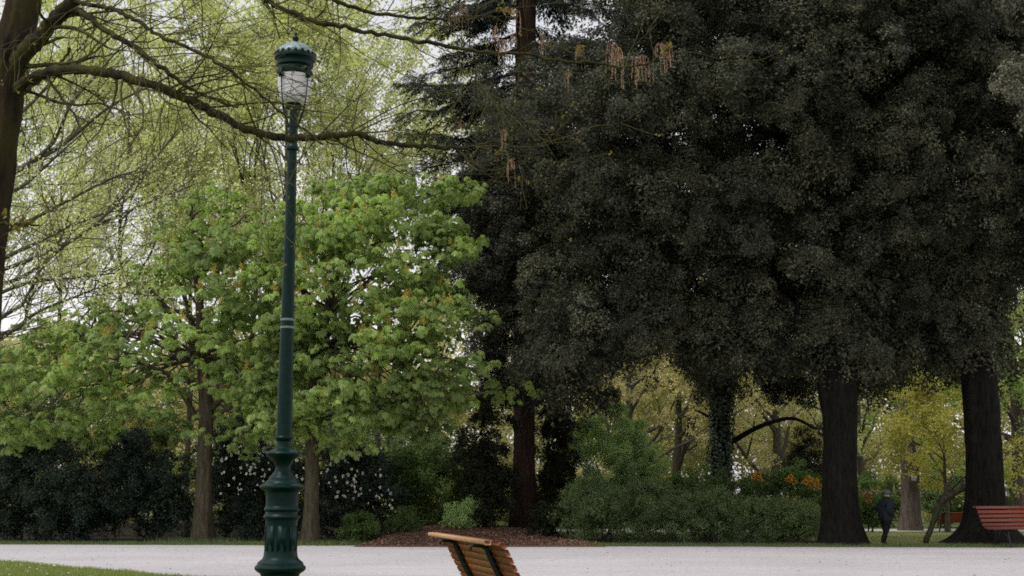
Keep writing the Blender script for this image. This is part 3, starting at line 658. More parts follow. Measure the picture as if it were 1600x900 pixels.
# holm oaks
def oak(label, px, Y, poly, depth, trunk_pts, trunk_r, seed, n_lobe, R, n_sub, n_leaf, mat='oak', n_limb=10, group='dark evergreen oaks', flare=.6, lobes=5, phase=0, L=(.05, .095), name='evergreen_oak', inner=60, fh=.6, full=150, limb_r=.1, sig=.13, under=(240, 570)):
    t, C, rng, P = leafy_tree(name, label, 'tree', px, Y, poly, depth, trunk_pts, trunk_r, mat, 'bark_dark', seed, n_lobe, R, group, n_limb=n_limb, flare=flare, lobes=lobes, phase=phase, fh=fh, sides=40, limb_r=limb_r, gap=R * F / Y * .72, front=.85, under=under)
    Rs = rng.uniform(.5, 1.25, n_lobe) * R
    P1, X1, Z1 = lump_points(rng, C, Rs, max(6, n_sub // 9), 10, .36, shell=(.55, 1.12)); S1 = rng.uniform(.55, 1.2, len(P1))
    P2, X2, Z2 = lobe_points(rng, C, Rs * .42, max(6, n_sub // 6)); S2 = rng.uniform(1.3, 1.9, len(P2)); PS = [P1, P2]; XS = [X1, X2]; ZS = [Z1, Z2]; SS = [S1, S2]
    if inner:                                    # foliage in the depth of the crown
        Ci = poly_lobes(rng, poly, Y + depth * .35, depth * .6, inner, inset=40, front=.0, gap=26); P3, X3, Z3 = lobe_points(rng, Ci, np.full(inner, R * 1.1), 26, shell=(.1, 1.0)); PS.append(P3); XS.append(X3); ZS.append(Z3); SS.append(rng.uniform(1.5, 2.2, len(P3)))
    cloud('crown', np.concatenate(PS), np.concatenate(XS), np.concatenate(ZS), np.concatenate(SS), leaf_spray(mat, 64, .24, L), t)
    return t, C, rng, P
polyO1 = [(835, 620), (870, 650), (905, 665), (940, 640), (980, 590), (1020, 565), (1050, 590), (1090, 625), (1160, 640), (1205, 585), (1240, 580), (1280, 620), (1345, 615), (1380, 635), (1412, 675), (1440, 600), (1440, 300), (1440, -180), (965, -180), (915, 40), (865, 110), (800, 155), (770, 230), (850, 330), (850, 420), (840, 520)]
tO1, C, rng, P = oak('evergreen oak with broad black trunk beside the walking person', 1310, 41.0, polyO1, 4.6,
    [(1318, 850), (1312, 800), (1311, 740), (1312, 660), (1308, 600), (1300, 480), (1295, 300), (1290, 100), (1290, -80)], [.58, .50, .47, .47, .54, .5, .42, .3, .1], 41, 120, 1.3, 100, 22, n_limb=8, inner=190, flare=.55, lobes=4, phase=.6, fh=.45)
for pts, r0, r1 in [([(1300, 560, 41), (1240, 480, 40), (1160, 430, 39)], .2, .06), ([(1310, 540, 41), (1380, 450, 40.4), (1420, 380, 40)], .18, .06)]:
    q = catmull(Wm(pts), 4); obj('limb', *tube(q, np.linspace(r0, r1, len(q)), 8), M['bark_dark'], tO1, True)
polyO2 = [(1390, 610), (1425, 665), (1455, 590), (1490, 600), (1535, 625), (1570, 600), (1582, 540), (1592, 480), (1640, 430), (1700, 400), (1720, 100), (1700, -180), (1330, -180), (1320, 100), (1330, 300), (1350, 450)]
tO2, C, rng, P = oak('evergreen oak with spreading root flare behind the red bench', 1540, 42.0, polyO2, 4.4,
    [(1541, 849), (1540, 810), (1539, 760), (1537, 700), (1533, 620), (1525, 520), (1518, 380), (1515, 200), (1510, -60)], [.66, .58, .54, .52, .50, .46, .38, .26, .1], 42, 76, 1.3, 100, 22, n_limb=6, inner=120, flare=1.35, lobes=5, phase=2.2, fh=.40)
polyO3 = [(745, 640), (725, 520), (715, 350), (735, 240), (790, 175), (850, 170), (900, 260), (905, 420), (895, 560), (870, 640), (800, 655)]
oak('narrow evergreen with sky gaps filling between conifer trunk and oaks', 826, 44.6, polyO3, 1.7,
    [(822, 834, 2.7), (822, 760, 2.7), (822, 680, 2.7), (822, 560, 2.4), (822, 420, 1.5), (820, 300, .5)], [.17, .15, .13, .11, .08, .04], 43, 70, .8, 42, 17, n_limb=8, inner=0, group='dark evergreens', name='evergreen_tree', full=90, flare=.2)
polyG = [(1545, -60), (1540, 20), (1560, 60), (1535, 95), (1560, 130), (1550, 160), (1585, 190), (1600, 215), (1680, 260), (1900, 280), (1900, -160), (1560, -160)]
oak('pale grey leaved evergreen reaching in at the upper right corner', 1800, 31.0, polyG, 2.4,
    [(1800, 875), (1800, 760), (1795, 500), (1790, 300), (1785, 60), (1780, -100)], [.45, .38, .34, .28, .18, .08], 44, 60, .62, 30, 13, mat='oak_pale', n_limb=10, inner=0, L=(.05, .09), group='dark evergreens', name='evergreen_tree', full=90)
# ivy clad trunk
Yi = 54.0; rng = np.random.default_rng(51)
t = thing('ivy_tree', 'ivy covered trunk standing behind the low hedge shrubs', 'tree', (gx(1125, Yi), Yi, 0))
P = Wm([(1126, 832, Yi), (1124, 770, Yi), (1126, 700, Yi), (1127, 640, Yi), (1130, 560, Yi), (1132, 480, Yi)]); P[0][2] = 0
obj('trunk', *trunk_mesh(P, [.42, .36, .34, .32, .25, .12], 18, .2, .5, 5, 0, .05, 9), M['bark_dark'], t, True)
for pts, r0, r1 in [([(1145, 690, Yi), (1175, 672, Yi - .3), (1205, 660, Yi - .6), (1240, 654, Yi - .8), (1275, 670, Yi - 1)], .11, .05), ([(1125, 665, Yi), (1105, 650, Yi), (1085, 640, Yi)], .07, .03)]:
    q = catmull(Wm(pts), 4); obj('limb', *tube(q, np.linspace(r0, r1, len(q)), 8), M['bark_dark'], t, True)
n = 5200; z = rng.uniform(.1, P[-1][2], n); a = rng.uniform(0, 6.28, n); cx = np.interp(z, P[:, 2], P[:, 0]); rad = np.interp(z, [0, 6, 9], [.46, .42, .25]) * (1 + .12 * np.sin(a * 3 + z * 2)) + rng.normal(0, .05, n)
Pn = np.stack([cx + rad * np.cos(a), Yi + rad * np.sin(a), z], -1); Nn = unit(np.stack([np.cos(a), np.sin(a), .5 + 0 * a], -1) + rng.normal(0, .4, (n, 3)))
Ls = rng.uniform(.08, .15, n); v, fq = leaf_quads(Pn, unit(np.cross(Nn, rdir(rng, n)) + [0, 0, -.6]), Nn, Ls, Ls * .75); obj('ivy', v, fq, M['ivy'], t, kind='stuff')
C = poly_lobes(rng, [(1050, 600), (1090, 650), (1180, 640), (1240, 650), (1280, 610), (1230, 500), (1080, 500)], Yi, 2.0, 30, 8); P1, X1, Z1 = lobe_points(rng, C, rng.uniform(.5, .9, 30), 36); cloud('crown', P1, X1, Z1, rng.uniform(.7, 1.3, len(P1)), leaf_spray('yew', 50, .24, (.06, .11)), t)

# thick brown trunk with a white tag, pale crown
t = slender_tree(1420, 58, 'tree with thick pale brown trunk bearing a small white tag', 61, H=15, r=.40, mat='pale2', bark='bark_far', per=3, lvl=4, name='tagged_tree', group=None, first=.35)
ax = W(1428, 747, 57.3); mb = MB().box(ax, .2, .02, .22); mb.build('tag', M['tagw'], t)
slender_tree(985, 66, 'yellowish twiggy tree behind the fresh green shrub', 62, H=12, r=.22, mat='pale2', per=4, first=.1, group='yellow green trees beyond the hedge', nb=14, up=.04)
slender_tree(1060, 70, 'yellowish twiggy tree left of the ivy covered trunk', 63, H=13, r=.24, mat='pale2', per=4, first=.1, group='yellow green trees beyond the hedge', nb=14, up=.04)
slender_tree(1215, 68, 'yellowish twiggy tree between ivy trunk and broad black trunk', 64, H=13, r=.24, mat='pale2', per=4, first=.08, group='yellow green trees beyond the hedge', nb=14, up=.04)
slender_tree(1345, 72, 'greyish green twiggy tree behind the walking person', 65, H=12, r=.2, mat='pale', per=3, first=.1, group='yellow green trees beyond the hedge', nb=12, up=.04)
slender_tree(1478, 55, 'small tree with bright yellow leaves left of the root flared trunk', 66, H=4.4, r=.10, mat='yellow', per=2, L=(.08, .14), first=.22, name='yellow_tree', group=None, lvl=4, nb=9, up=-.02, spread=.75)
slender_tree(1594, 60, 'bright green tree with brown trunk at the right edge', 67, H=12, r=.36, mat='bright', bark='bark_far', per=3, L=(.08, .14), first=.22, name='green_tree', group=None, nb=12, up=.0)
slender_tree(1650, 57, 'bright green tree just beyond the right edge, leaves behind the bench', 68, H=11, r=.22, mat='bright', per=3, L=(.08, .14), first=.15, name='green_tree', group=None, nb=12, up=.0)

# ------------------------------------------------------------------ shrubs
def shrub(name, label, px, Y, poly, depth, n_lobe, R, mat, seed, n_sub=20, n_leaf=13, L=(.06, .11), asp=.5, group=None, cat='shrub', stems=5, up=.6, full=80):
    rng = np.random.default_rng(seed); t = thing(name, label, cat, (gx(px, Y), Y, 0), group)
    C = poly_lobes(rng, poly, Y, depth, n_lobe, R * F / Y * .5, full=full); C[:, 2] = np.maximum(C[:, 2], R * .45)
    P1, X1, Z1 = lump_points(rng, C, rng.uniform(.6, 1.25, n_lobe) * R, max(4, n_sub // 4), 6, .42); k = P1[:, 2] > .1; P1, X1, Z1 = P1[k], X1[k], Z1[k]
    cloud('foliage', P1, X1, Z1, rng.uniform(.6, 1.2, len(P1)) * min(1.0, .45 + R), leaf_spray(mat, 36, .2, L, asp), t)
    for s in range(stems):
        c = C[rng.integers(0, n_lobe)]; b = np.array([gx(px, Y) + rng.normal(0, .25), Y + rng.normal(0, .2), 0])
        obj('stem', *limb(b, c, .035, .01, rng, .08, sides=5), M['bark_grey' if mat != 'yew' else 'bark_dark'], t, True)
    return t, C, rng
shrub('dark_shrub', 'big dark evergreen shrub at the left edge of the path', 60, 45.0, [(-60, 850), (-60, 715), (-10, 690), (40, 700), (85, 668), (130, 690), (165, 720), (195, 780), (200, 848)], 1.8, 70, .55, 'rhodo', 71, 24, 15, group='dark evergreen shrubs')
shrub('dark_shrub', 'dark evergreen shrub immediately left of the clear chestnut trunk', 230, 45.5, [(135, 847), (140, 740), (170, 690), (215, 672), (245, 700), (275, 710), (296, 760), (300, 847)], 1.7, 52, .52, 'rhodo', 72, 24, 15, group='dark evergreen shrubs')
shrub('tall_shrub', 'tall loose green shrub rising behind the dark shrubs', 110, 50.5, [(-40, 800), (-40, 640), (60, 610), (180, 620), (300, 640), (310, 800)], 1.6, 46, .7, 'shrub', 73, 20, 12)
FLOW = MB(); rs = np.random.default_rng(4)
for d in rdir(rs, 9) * .055:                                   # rounded truss of pale florets
    v, fq = lathe([(.004, -.032), (.028, -.02), (.036, .0), (.027, .022), (.004, .032)], d, 7, False); FLOW.add(v + rs.normal(0, .004, v.shape), fq)
FLOW = FLOW.mesh('flower_cluster', M['white_petal'], True)
def flower_shrub(label, px, Y, poly, fl_poly, nf, seed):
    t, C, rng = shrub('flowering_shrub', label, px, Y, poly, 1.5, 44, .58, 'rhodo', seed, 24, 15, group='white flowered shrubs')
    lo = np.min(fl_poly, 0); hi = np.max(fl_poly, 0); k = 0
    while k < nf:
        x, y = rng.uniform(lo, hi)
        if not in_poly(np.array([x]), np.array([y]), fl_poly)[0]: continue
        inst('flower_cluster', FLOW, W(x, y, Y - 2.15 - rng.uniform(-.1, .3)), t, rng.uniform(0, 6.28), rng.uniform(.28, .65), rng.uniform(-.5, .5)); k += 1
flower_shrub('dark shrub dotted with white flowers, left of the lamp base', 385, 46.0, [(330, 848), (325, 690), (360, 668), (430, 672), (450, 848)], [(340, 790), (345, 690), (372, 668), (425, 680), (420, 760)], 85, 74)
flower_shrub('dark shrub dotted with white flowers, right of the lamp base', 545, 46.0, [(445, 848), (440, 690), (500, 672), (580, 690), (622, 730), (625, 848)], [(450, 770), (455, 690), (505, 680), (560, 700), (610, 740), (622, 800), (560, 790)], 90, 75)
shrub('tall_shrub', 'tall dim shrub closing the gap behind the flowering shrubs', 500, 51.5, [(330, 810), (335, 660), (400, 630), (520, 640), (610, 660), (620, 810)], 1.4, 46, .6, 'hedge', 95, 20, 12)
shrub('green_shrub', 'loose yellow green shrub between flowering shrub and conifer', 668, 47.5, [(590, 845), (600, 720), (640, 695), (700, 700), (745, 740), (740, 840)], 1.4, 40, .55, 'shrub', 76, 20, 13)
shrub('green_shrub', 'dim grey green bush under the chestnut bough', 640, 54, [(560, 760), (570, 640), (640, 610), (720, 640), (730, 780)], 1.4, 26, .7, 'hedge', 77, 18, 12)
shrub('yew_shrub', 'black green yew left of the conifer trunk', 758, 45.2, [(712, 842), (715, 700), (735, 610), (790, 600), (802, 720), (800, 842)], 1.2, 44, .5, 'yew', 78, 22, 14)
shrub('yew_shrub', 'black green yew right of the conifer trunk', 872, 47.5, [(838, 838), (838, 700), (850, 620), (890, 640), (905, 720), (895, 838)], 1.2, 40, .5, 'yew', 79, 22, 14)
shrub('low_shrub', 'low round olive shrub sitting on the mulch bed', 632, 43.6, [(608, 835), (612, 806), (635, 800), (658, 812), (660, 836)], .5, 14, .24, 'shrub', 80, 14, 12, (.05, .10), stems=3)
shrub('low_shrub', 'low bright leafy plant beside the near bench top', 722, 44.2, [(698, 828), (705, 800), (735, 782), (750, 800), (748, 830)], .5, 14, .26, 'bamboo', 81, 12, 10, (.07, .14), stems=3)
shrub('low_shrub', 'low dark plant at the foot of the conifer trunk', 850, 43.6, [(832, 840), (835, 795), (855, 785), (872, 800), (874, 842)], .5, 16, .28, 'yew', 82, 16, 12, (.06, .10), stems=3)
shrub('low_shrub', 'low green plant left of the mulch bed', 560, 43.0, [(528, 848), (530, 815), (560, 805), (588, 820), (590, 848)], .6, 16, .28, 'shrub', 83, 14, 12, stems=3)
hl = 'mounded dark green hedge shrub '
shrub('hedge_shrub', hl + 'next to the mulch bed', 955, 43.5, [(866, 850), (866, 790), (885, 760), (925, 750), (960, 762), (1000, 748), (1040, 775), (1060, 851)], 1.3, 60, .42, 'hedge', 84, 24, 16, (.05, .09), .4, 'mounded hedge shrubs')
shrub('hedge_shrub', hl + 'in the middle of its row', 1095, 43.3, [(1020, 851), (1025, 790), (1050, 768), (1085, 775), (1120, 762), (1155, 785), (1180, 851)], 1.2, 50, .40, 'hedge', 85, 24, 16, (.05, .09), .4, 'mounded hedge shrubs')
shrub('hedge_shrub', hl + 'against the broad black trunk', 1215, 43.3, [(1150, 851), (1155, 795), (1180, 776), (1215, 788), (1250, 772), (1280, 795), (1288, 851)], 1.1, 44, .38, 'hedge', 86, 24, 16, (.05, .09), .4, 'mounded hedge shrubs')
shrub('fresh_shrub', 'fresh bright green upright shrub above the hedge shrubs', 958, 47.6, [(875, 800), (885, 730), (905, 660), (945, 625), (985, 640), (1025, 700), (1040, 800)], 1.3, 50, .42, 'bamboo', 87, 12, 13, (.07, .15), .4)
shrub('green_shrub', 'green bush at the foot of the ivy covered trunk', 1080, 50.0, [(1020, 800), (1030, 745), (1080, 735), (1130, 750), (1140, 800)], .9, 22, .45, 'shrub', 88, 18, 12)
tz, C, rng = shrub('azalea_shrub', 'green bush with orange flower trusses behind the hedge', 1215, 49.5, [(1140, 800), (1145, 748), (1190, 735), (1250, 738), (1290, 750), (1290, 800)], 1.0, 28, .45, 'shrub', 89, 18, 12)
OFL = MB(); d = rdir(rs, 40); OFL.add(*leaf_quads(d * [.11, .11, .07], unit(d + rs.normal(0, .3, (40, 3))), rdir(rs, 40), rs.uniform(.06, .11, 40), rs.uniform(.05, .08, 40))); OFLm = OFL.mesh('flower_truss', M['orange_leaf'])
for px, py in [(1178, 746), (1188, 748), (1184, 741), (1232, 750), (1240, 753), (1236, 745), (1258, 753), (1268, 756), (1274, 752), (1264, 748), (1280, 760)]: inst('flower_truss', OFLm, W(px, py, 48.3), tz, rng.uniform(0, 6), rng.uniform(.6, 1.0))
tz, C, rng = shrub('azalea_shrub', 'small bush with one pink orange flower head next to the black trunk', 1362, 56.0, [(1325, 822), (1330, 790), (1350, 772), (1385, 775), (1400, 822)], .7, 20, .36, 'shrub', 90, 16, 12)
PFL = np_mesh('flower_truss', np.concatenate(OFL.V) * .9, OFL.faces(), M['pink_leaf'])
inst('flower_truss', PFL, W(1355, 773, 55.2), tz, 0, 1.3); inst('flower_truss', OFLm, W(1357, 783, 55.2), tz, 1, .8)
shrub('dark_bush', 'dark round bush seen left of the broad black trunk', 1262, 54, [(1230, 770), (1225, 700), (1255, 672), (1290, 690), (1295, 770)], .9, 22, .5, 'yew', 91, 20, 13)
shrub('dark_bush', 'dark green bush behind the propped bent branch', 1470, 63, [(1430, 825), (1432, 755), (1470, 740), (1515, 750), (1520, 825)], 1.0, 30, .5, 'hedge', 92, 20, 13)
shrub('dark_bush', 'dark bush behind the bench at the right edge', 1590, 64, [(1560, 825), (1560, 770), (1590, 750), (1650, 760), (1660, 825)], 1.0, 26, .5, 'hedge', 93, 20, 13)
shrub('dark_bush', 'dark green bush just behind the walking person', 1390, 64, [(1330, 825), (1335, 760), (1370, 740), (1405, 760), (1405, 825)], 1.0, 26, .5, 'shrub', 94, 20, 13)

# ------------------------------------------------------------------ the near bare tree with arching mossy branches
rng = np.random.default_rng(201); Yn = 10.0
b0 = W(-75, 772, Yn); t = thing('bare_tree', 'leaning mossy trunk at the left edge with long arching bare branches', 'tree', (b0[0], Yn, 0))
P = Wm([(-78, 1088, Yn), (-62, 900, Yn), (-48, 640, Yn), (-33, 440, Yn), (-16, 300, Yn), (2, 170, Yn), (18, 80, Yn), (38, 0, Yn), (60, -150, Yn), (90, -330, Yn)]); P[0][2] = -.05
obj('trunk', *trunk_mesh(P, [.23, .19, .17, .155, .145, .138, .13, .12, .10, .05], 28, .5, .4, 5, .4, .07, 12, 9), M['bark_moss'], t, True)
def nb_limb(pts, w0, w1, name='branch'):
    q = catmull(Wm(pts), 7); R = np.linspace(w0, w1, len(q)) / 2 * np.mean([p[2] for p in pts]) / F
    R = R * (1 + rng.normal(0, .07, len(R))); q[1:-1] += rng.normal(0, .006, (len(q) - 2, 3))
    obj(name, *tube(q, R, 9), M['branch_moss'], t, True); return q, R
L_ = []
L_.append(nb_limb([(5, 150, 10), (40, 128, 9.9), (75, 113, 9.8), (120, 108, 9.6), (165, 114, 9.5), (230, 130, 9.4), (300, 158, 9.4), (370, 195, 9.4), (420, 212, 9.4), (470, 217, 9.5), (520, 212, 9.5), (562, 209, 9.6), (590, 221, 9.6), (640, 227, 9.7), (700, 230, 9.8), (728, 231, 9.8)], 19, 6))
L_.append(nb_limb([(722, 231, 9.8), (760, 224, 9.9), (795, 216, 10), (832, 204, 10.1)], 5, 2))
L_.append(nb_limb([(712, 230, 9.8), (730, 248, 9.8), (750, 262, 9.8), (775, 266, 9.8), (802, 254, 9.8)], 5, 2.5))
L_.append(nb_limb([(660, 224, 9.7), (668, 205, 9.7), (690, 192, 9.7), (722, 186, 9.7)], 5, 2))
L_.append(nb_limb([(10, 120, 10), (40, 82, 9.9), (70, 48, 9.8), (98, 18, 9.7), (122, -12, 9.6), (200, -110, 9.6), (300, -200, 9.8)], 34, 14))
L_.append(nb_limb([(100, 15, 9.7), (125, 18, 9.6), (145, 32, 9.5), (172, 52, 9.4), (215, 76, 9.3), (250, 104, 9.2), (285, 130, 9.2), (322, 150, 9.2), (372, 168, 9.2)], 12, 4))
L_.append(nb_limb([(112, 2, 9.6), (150, 8, 9.5), (180, 17, 9.4), (215, 33, 9.3), (250, 57, 9.2), (305, 78, 9.1), (350, 105, 9.0), (385, 130, 9.0), (430, 168, 9.0), (470, 198, 9.0), (505, 226, 9.0)], 8, 3))
L_.append(nb_limb([(190, -100, 9.6), (300, -62, 9.5), (380, -22, 9.5), (415, 0, 9.5), (445, 16, 9.5), (490, 32, 9.5), (540, 43, 9.5), (610, 56, 9.6), (670, 67, 9.6), (725, 77, 9.7), (768, 82, 9.7), (830, 86, 9.7), (880, 96, 9.7), (930, 98, 9.7), (962, 104, 9.7), (985, 104, 9.7), (1020, 95, 9.7), (1048, 72, 9.7)], 10, 2.5))
L_.append(nb_limb([(300, -200, 9.8), (420, -70, 9.8), (500, -12, 9.8), (560, 14, 9.9), (620, 25, 9.9), (680, 30, 10), (740, 24, 10), (800, 16, 10)], 9, 3))
L_.append(nb_limb([(-10, 345, 9.4), (20, 350, 9.3), (40, 352, 9.2), (60, 352, 9.2)], 5, 3))
L_.append(nb_limb([(20, 170, 10), (45, 140, 10.2), (70, 118, 10.4), (100, 92, 10.6), (110, 76, 10.6)], 8, 4))
out, tips = [], []
for q, R in L_:
    n = len(q); kk = max(3, int(n / 2.7))
    for j in range(kk):
        i = rng.integers(2, n - 1); td = unit(q[i] - q[i - 1]); s = unit(np.cross(td, rdir(rng, 1)[0]) * [1, .6, 1])
        if q[i][0] > -.45 and rng.random() < .8: continue           # the outer ends are nearly bare
        d = unit(td * rng.uniform(.3, .9) + s * rng.uniform(.4, .9)); grow(rng, q[i], d, rng.uniform(.25, .85), max(.0035, R[i] * .3), 2, out, tips, rng.uniform(-.08, .08), .7, 2, 5, .16, .6, .0022)
twig_mesh(out, lambda l: 4).build('twigs', M['twig_moss'], t, kind='stuff')
# opening buds on twig tips
sel = [tips[i] for i in rng.permutation(len(tips))[:200]]; P = np.concatenate([np.repeat(s[0][-1:], 4, 0) for s in sel]); n = len(P)
v, fq = leaf_quads(P + rng.normal(0, .006, (n, 3)), unit(rng.normal(size=(n, 3)) + [0, 0, .3]), rdir(rng, n), rng.uniform(.012, .03, n), rng.uniform(.008, .016, n))
mb = MB().add(v, fq)
for px, py in [(30, 340), (38, 348), (25, 357), (45, 345), (8, 330), (1048, 70), (1040, 76), (905, 75), (800, 18), (785, 10)]:
    c = W(px, py, 9.2 if px < 100 else 9.7); m = 14; mb.add(*leaf_quads(c + rng.normal(0, .012, (m, 3)), unit(rdir(rng, m) + [0, 0, -.4]), rdir(rng, m), rng.uniform(.025, .05, m), rng.uniform(.012, .022, m)))
mb.build('buds', M['bud'], t, kind='stuff')
def tassel_mesh(seed):
    r = np.random.default_rng(seed); mb = MB()
    for k in range(11):
        L = r.uniform(.05, .12) if k % 3 else r.uniform(.16, .28); a = r.uniform(0, 6.28); sp = r.uniform(.012, .06); tt = np.linspace(0, 1, 8)[:, None]
        pts = np.array([math.cos(a) * sp, math.sin(a) * sp, 0]) * np.sin(np.minimum(1, tt * 2) * 1.57) + np.array([0, 0, 1]) * (.035 * np.sin(np.minimum(1, tt * 2.2) * 3.14) - L * tt ** 1.5) + r.normal(0, .003, (8, 3))
        mb.add(*tube(pts, np.full(8, .0012), 3)); n = 14; u = r.uniform(.45, 1, n) ** .8; P = np.stack([np.interp(u, tt[:, 0], pts[:, q]) for q in range(3)], -1)
        mb.add(*leaf_quads(P, unit(r.normal(0, .5, (n, 3)) + [0, 0, -1]), rdir(r, n), r.uniform(.008, .018, n), r.uniform(.004, .007, n)))
    return mb.mesh('flower_tassel', M['tassel'])
TS = [tassel_mesh(s) for s in (1, 2, 3)]
for k, (px, py, s) in enumerate([(708, 20, .6), (722, 8, .7), (786, 66, .8), (775, 44, .6), (808, 20, .8), (800, 50, .7), (848, 56, .7), (888, 110, .55), (905, 74, .7), (957, 72, .75), (964, 80, .95), (997, 92, 1.0), (1006, 90, .7), (1032, 72, .95), (1042, 76, .7), (788, 205, .6), (798, 252, .75), (652, 66, .5), (582, 66, .35), (680, 196, .45), (607, 205, .45), (720, 190, .4)]):
    inst('flower_tassel', TS[k % 3], W(px, py, 9.72), t, k * 1.3, s * rng.uniform(.85, 1.1))

# slender tree off the left edge: ascending bare twigs cross the view
rng = np.random.default_rng(211); Yl = 24.0
b0 = W(-190, 772, Yl); t = thing('twiggy_tree', 'tree rooted beyond the left edge, fan of thin bare ascending branches', 'tree', (b0[0], Yl, 0))
P = Wm([(-190, 905, Yl), (-188, 760, Yl), (-180, 620, Yl), (-172, 480, Yl), (-165, 300, Yl), (-160, 100, Yl), (-150, -100, Yl)]); P[0][2] = -.05
obj('trunk', *trunk_mesh(P, [.26, .22, .2, .17, .13, .08, .04], 16, .4, .4, 5, .4, .06, 13), M['bark_grey'], t, True)
out, tips = [], []
fan = [[(-180, 560), (-60, 440), (9, 402), (60, 378), (103, 355), (156, 336), (199, 312), (228, 272)], [(-175, 520), (-60, 400), (50, 343), (109, 312), (171, 280), (215, 266)], [(-172, 440), (-40, 330), (31, 293), (62, 268), (95, 238), (150, 190)],
       [(-185, 600), (-80, 500), (0, 458), (56, 440), (130, 433), (190, 425)], [(-186, 640), (-70, 560), (0, 498), (37, 473), (62, 424), (86, 392), (110, 330)], [(-188, 660), (-60, 570), (19, 517), (62, 486), (125, 461), (180, 440)],
       [(-170, 420), (-20, 300), (75, 232), (110, 165), (150, 118), (200, 60)], [(-170, 400), (0, 280), (90, 232), (170, 168), (240, 132), (320, 90)], [(-184, 620), (-60, 540), (30, 512), (45, 470), (70, 440)], [(-165, 330), (-20, 220), (60, 150), (120, 80), (170, 20)],
       [(-182, 580), (-60, 470), (40, 430), (120, 370), (200, 330), (300, 290)], [(-178, 540), (-60, 450), (60, 400), (150, 350), (240, 250), (280, 200)]]
for pts in fan:
    q = catmull(Wm([(x, y, Yl - 1.5 * k / len(pts) + rng.normal(0, .2)) for k, (x, y) in enumerate(pts)]), 5); R = np.linspace(.05, .010, len(q)); obj('branch', *tube(q, R, 6), M['bark_grey'], t, True)
    for j in range(15):
        i = rng.integers(5, len(q) - 1); td = unit(q[i] - q[i - 1]); s = unit(np.cross(td, rdir(rng, 1)[0])); grow(rng, q[i], unit(td * .8 + s * rng.uniform(.3, .8)), rng.uniform(.6, 1.5), .010, 1, out, tips, .05, .6, 2, 5, .12, .6, .0045)
twig_mesh(out, lambda l: 4).build('twigs', M['bark_grey'], t, kind='stuff')
wood_tips_leaves(rng, tips, 1, (.03, .06), .5, 'pale', 'crown', t, .05)

# ------------------------------------------------------------------ lamp post
Yp = 14.0; LB = W(437, 890, Yp); LBx = LB[0]
lp = thing('street_lamp', 'tall dark green cast iron lamp post with round white glass lantern', 'street lamp', (LBx, Yp, 0))
zz = lambda py: W(437, py, Yp)[2]
S = Yp / F / CT                                  # metres per photo pixel at the post
def wpx(py): return Yp / F * 1.0 * (1 + (772 - py) / F * ST)
def prof(rows): return [(hw * wpx(py), zz(py)) for hw, py in rows]
lean = lambda z: np.array([0, 0, 0])
def crease(pr, ang=28):
    """split the lathe profile at sharp corners so edges stay crisp"""
    pr = np.asarray(pr, float); d = unit(np.diff(pr, axis=0)); runs = []; st = 0
    for i in range(1, len(pr) - 1):
        if np.dot(d[i - 1], d[i]) < math.cos(math.radians(ang)): runs.append(pr[st:i + 1]); st = i
    return runs + [pr[st:]]
def lp_part(name, rows, mat='iron', parent=None, sides=40, raw=None):
    pr = raw or prof(rows); mb = MB()
    for run in crease(pr): mb.add(*lathe(run, (LBx, Yp, 0), sides, False))
    for k in (0, -1): v, f = lathe([pr[k], (1e-4, pr[k][1])], (LBx, Yp, 0), sides, False); mb.add(v, f[:, ::-1] if k else f)
    return mb.build(name, M[mat], parent or lp, True)
gpx = 772 + EYE / (Yp / F) * 1.0
base = lp_part('base', None, raw=[(.30, -.02), (.30, .10), (.27, .14), (.235, .17), (.215, .22)] + prof([(30, 935), (29, 905), (29, 900), (31, 896), (36, 893), (39, 890), (39.5, 887), (38.5, 884.5), (36, 883), (35.5, 881), (35, 879), (31, 875.5), (28, 873), (26.3, 869), (25.3, 862), (24.8, 840), (24.5, 815), (25, 812), (27.5, 809.5), (28, 807.5), (27.2, 805.5), (25, 803), (24.5, 800), (26.5, 798), (27.3, 796), (26.5, 793.5), (25, 791), (24.8, 775), (25.4, 769), (28, 766.5), (33, 764), (35.3, 761.5), (35, 759), (31, 757), (27.5, 755.5), (26.5, 753.5), (24, 751), (22, 749.5), (21.5, 747), (20, 744.5), (17, 742), (15.5, 739.5), (13, 736.5), (11.6, 732), (11.4, 728), (14, 722), (19.5, 716.5), (24.5, 713.5), (27.2, 710.5), (27.5, 708.5), (26, 706.5), (19, 704), (13.5, 700.5), (11.2, 695), (11, 690), (12, 688), (14.8, 685.8), (15, 683.5), (13.8, 681.5)]))
for a in range(8):                               # raised vertical panels on the lower drum
    th = a * math.pi / 4 + .2; c = np.array([LBx + math.cos(th) * 24.6 * wpx(840), Yp + math.sin(th) * 24.6 * wpx(840), zz(841)]); ax = [[-math.sin(th), math.cos(th), 0], [math.cos(th), math.sin(th), 0], [0, 0, 1]]
    MB().box(c, 14 * S, .004, 38 * S, ax).build('panel', M['iron'], base)
shaft = lp_part('shaft', [(12.4, 683), (12.0, 645), (11.0, 565), (10.2, 505), (9.3, 430), (8.4, 350), (7.6, 290), (6.9, 235), (6.2, 190), (5.8, 166)])
for py in (512, 500): lp_part('ring', [(10, py + 2), (11.1, py + 1.4), (11.1, py - 1.4), (10, py - 2)], 'ring', shaft)
lp_part('ring', [(7.4, 236), (10, 234), (10, 230), (8, 227), (7.4, 224)], 'iron', shaft)
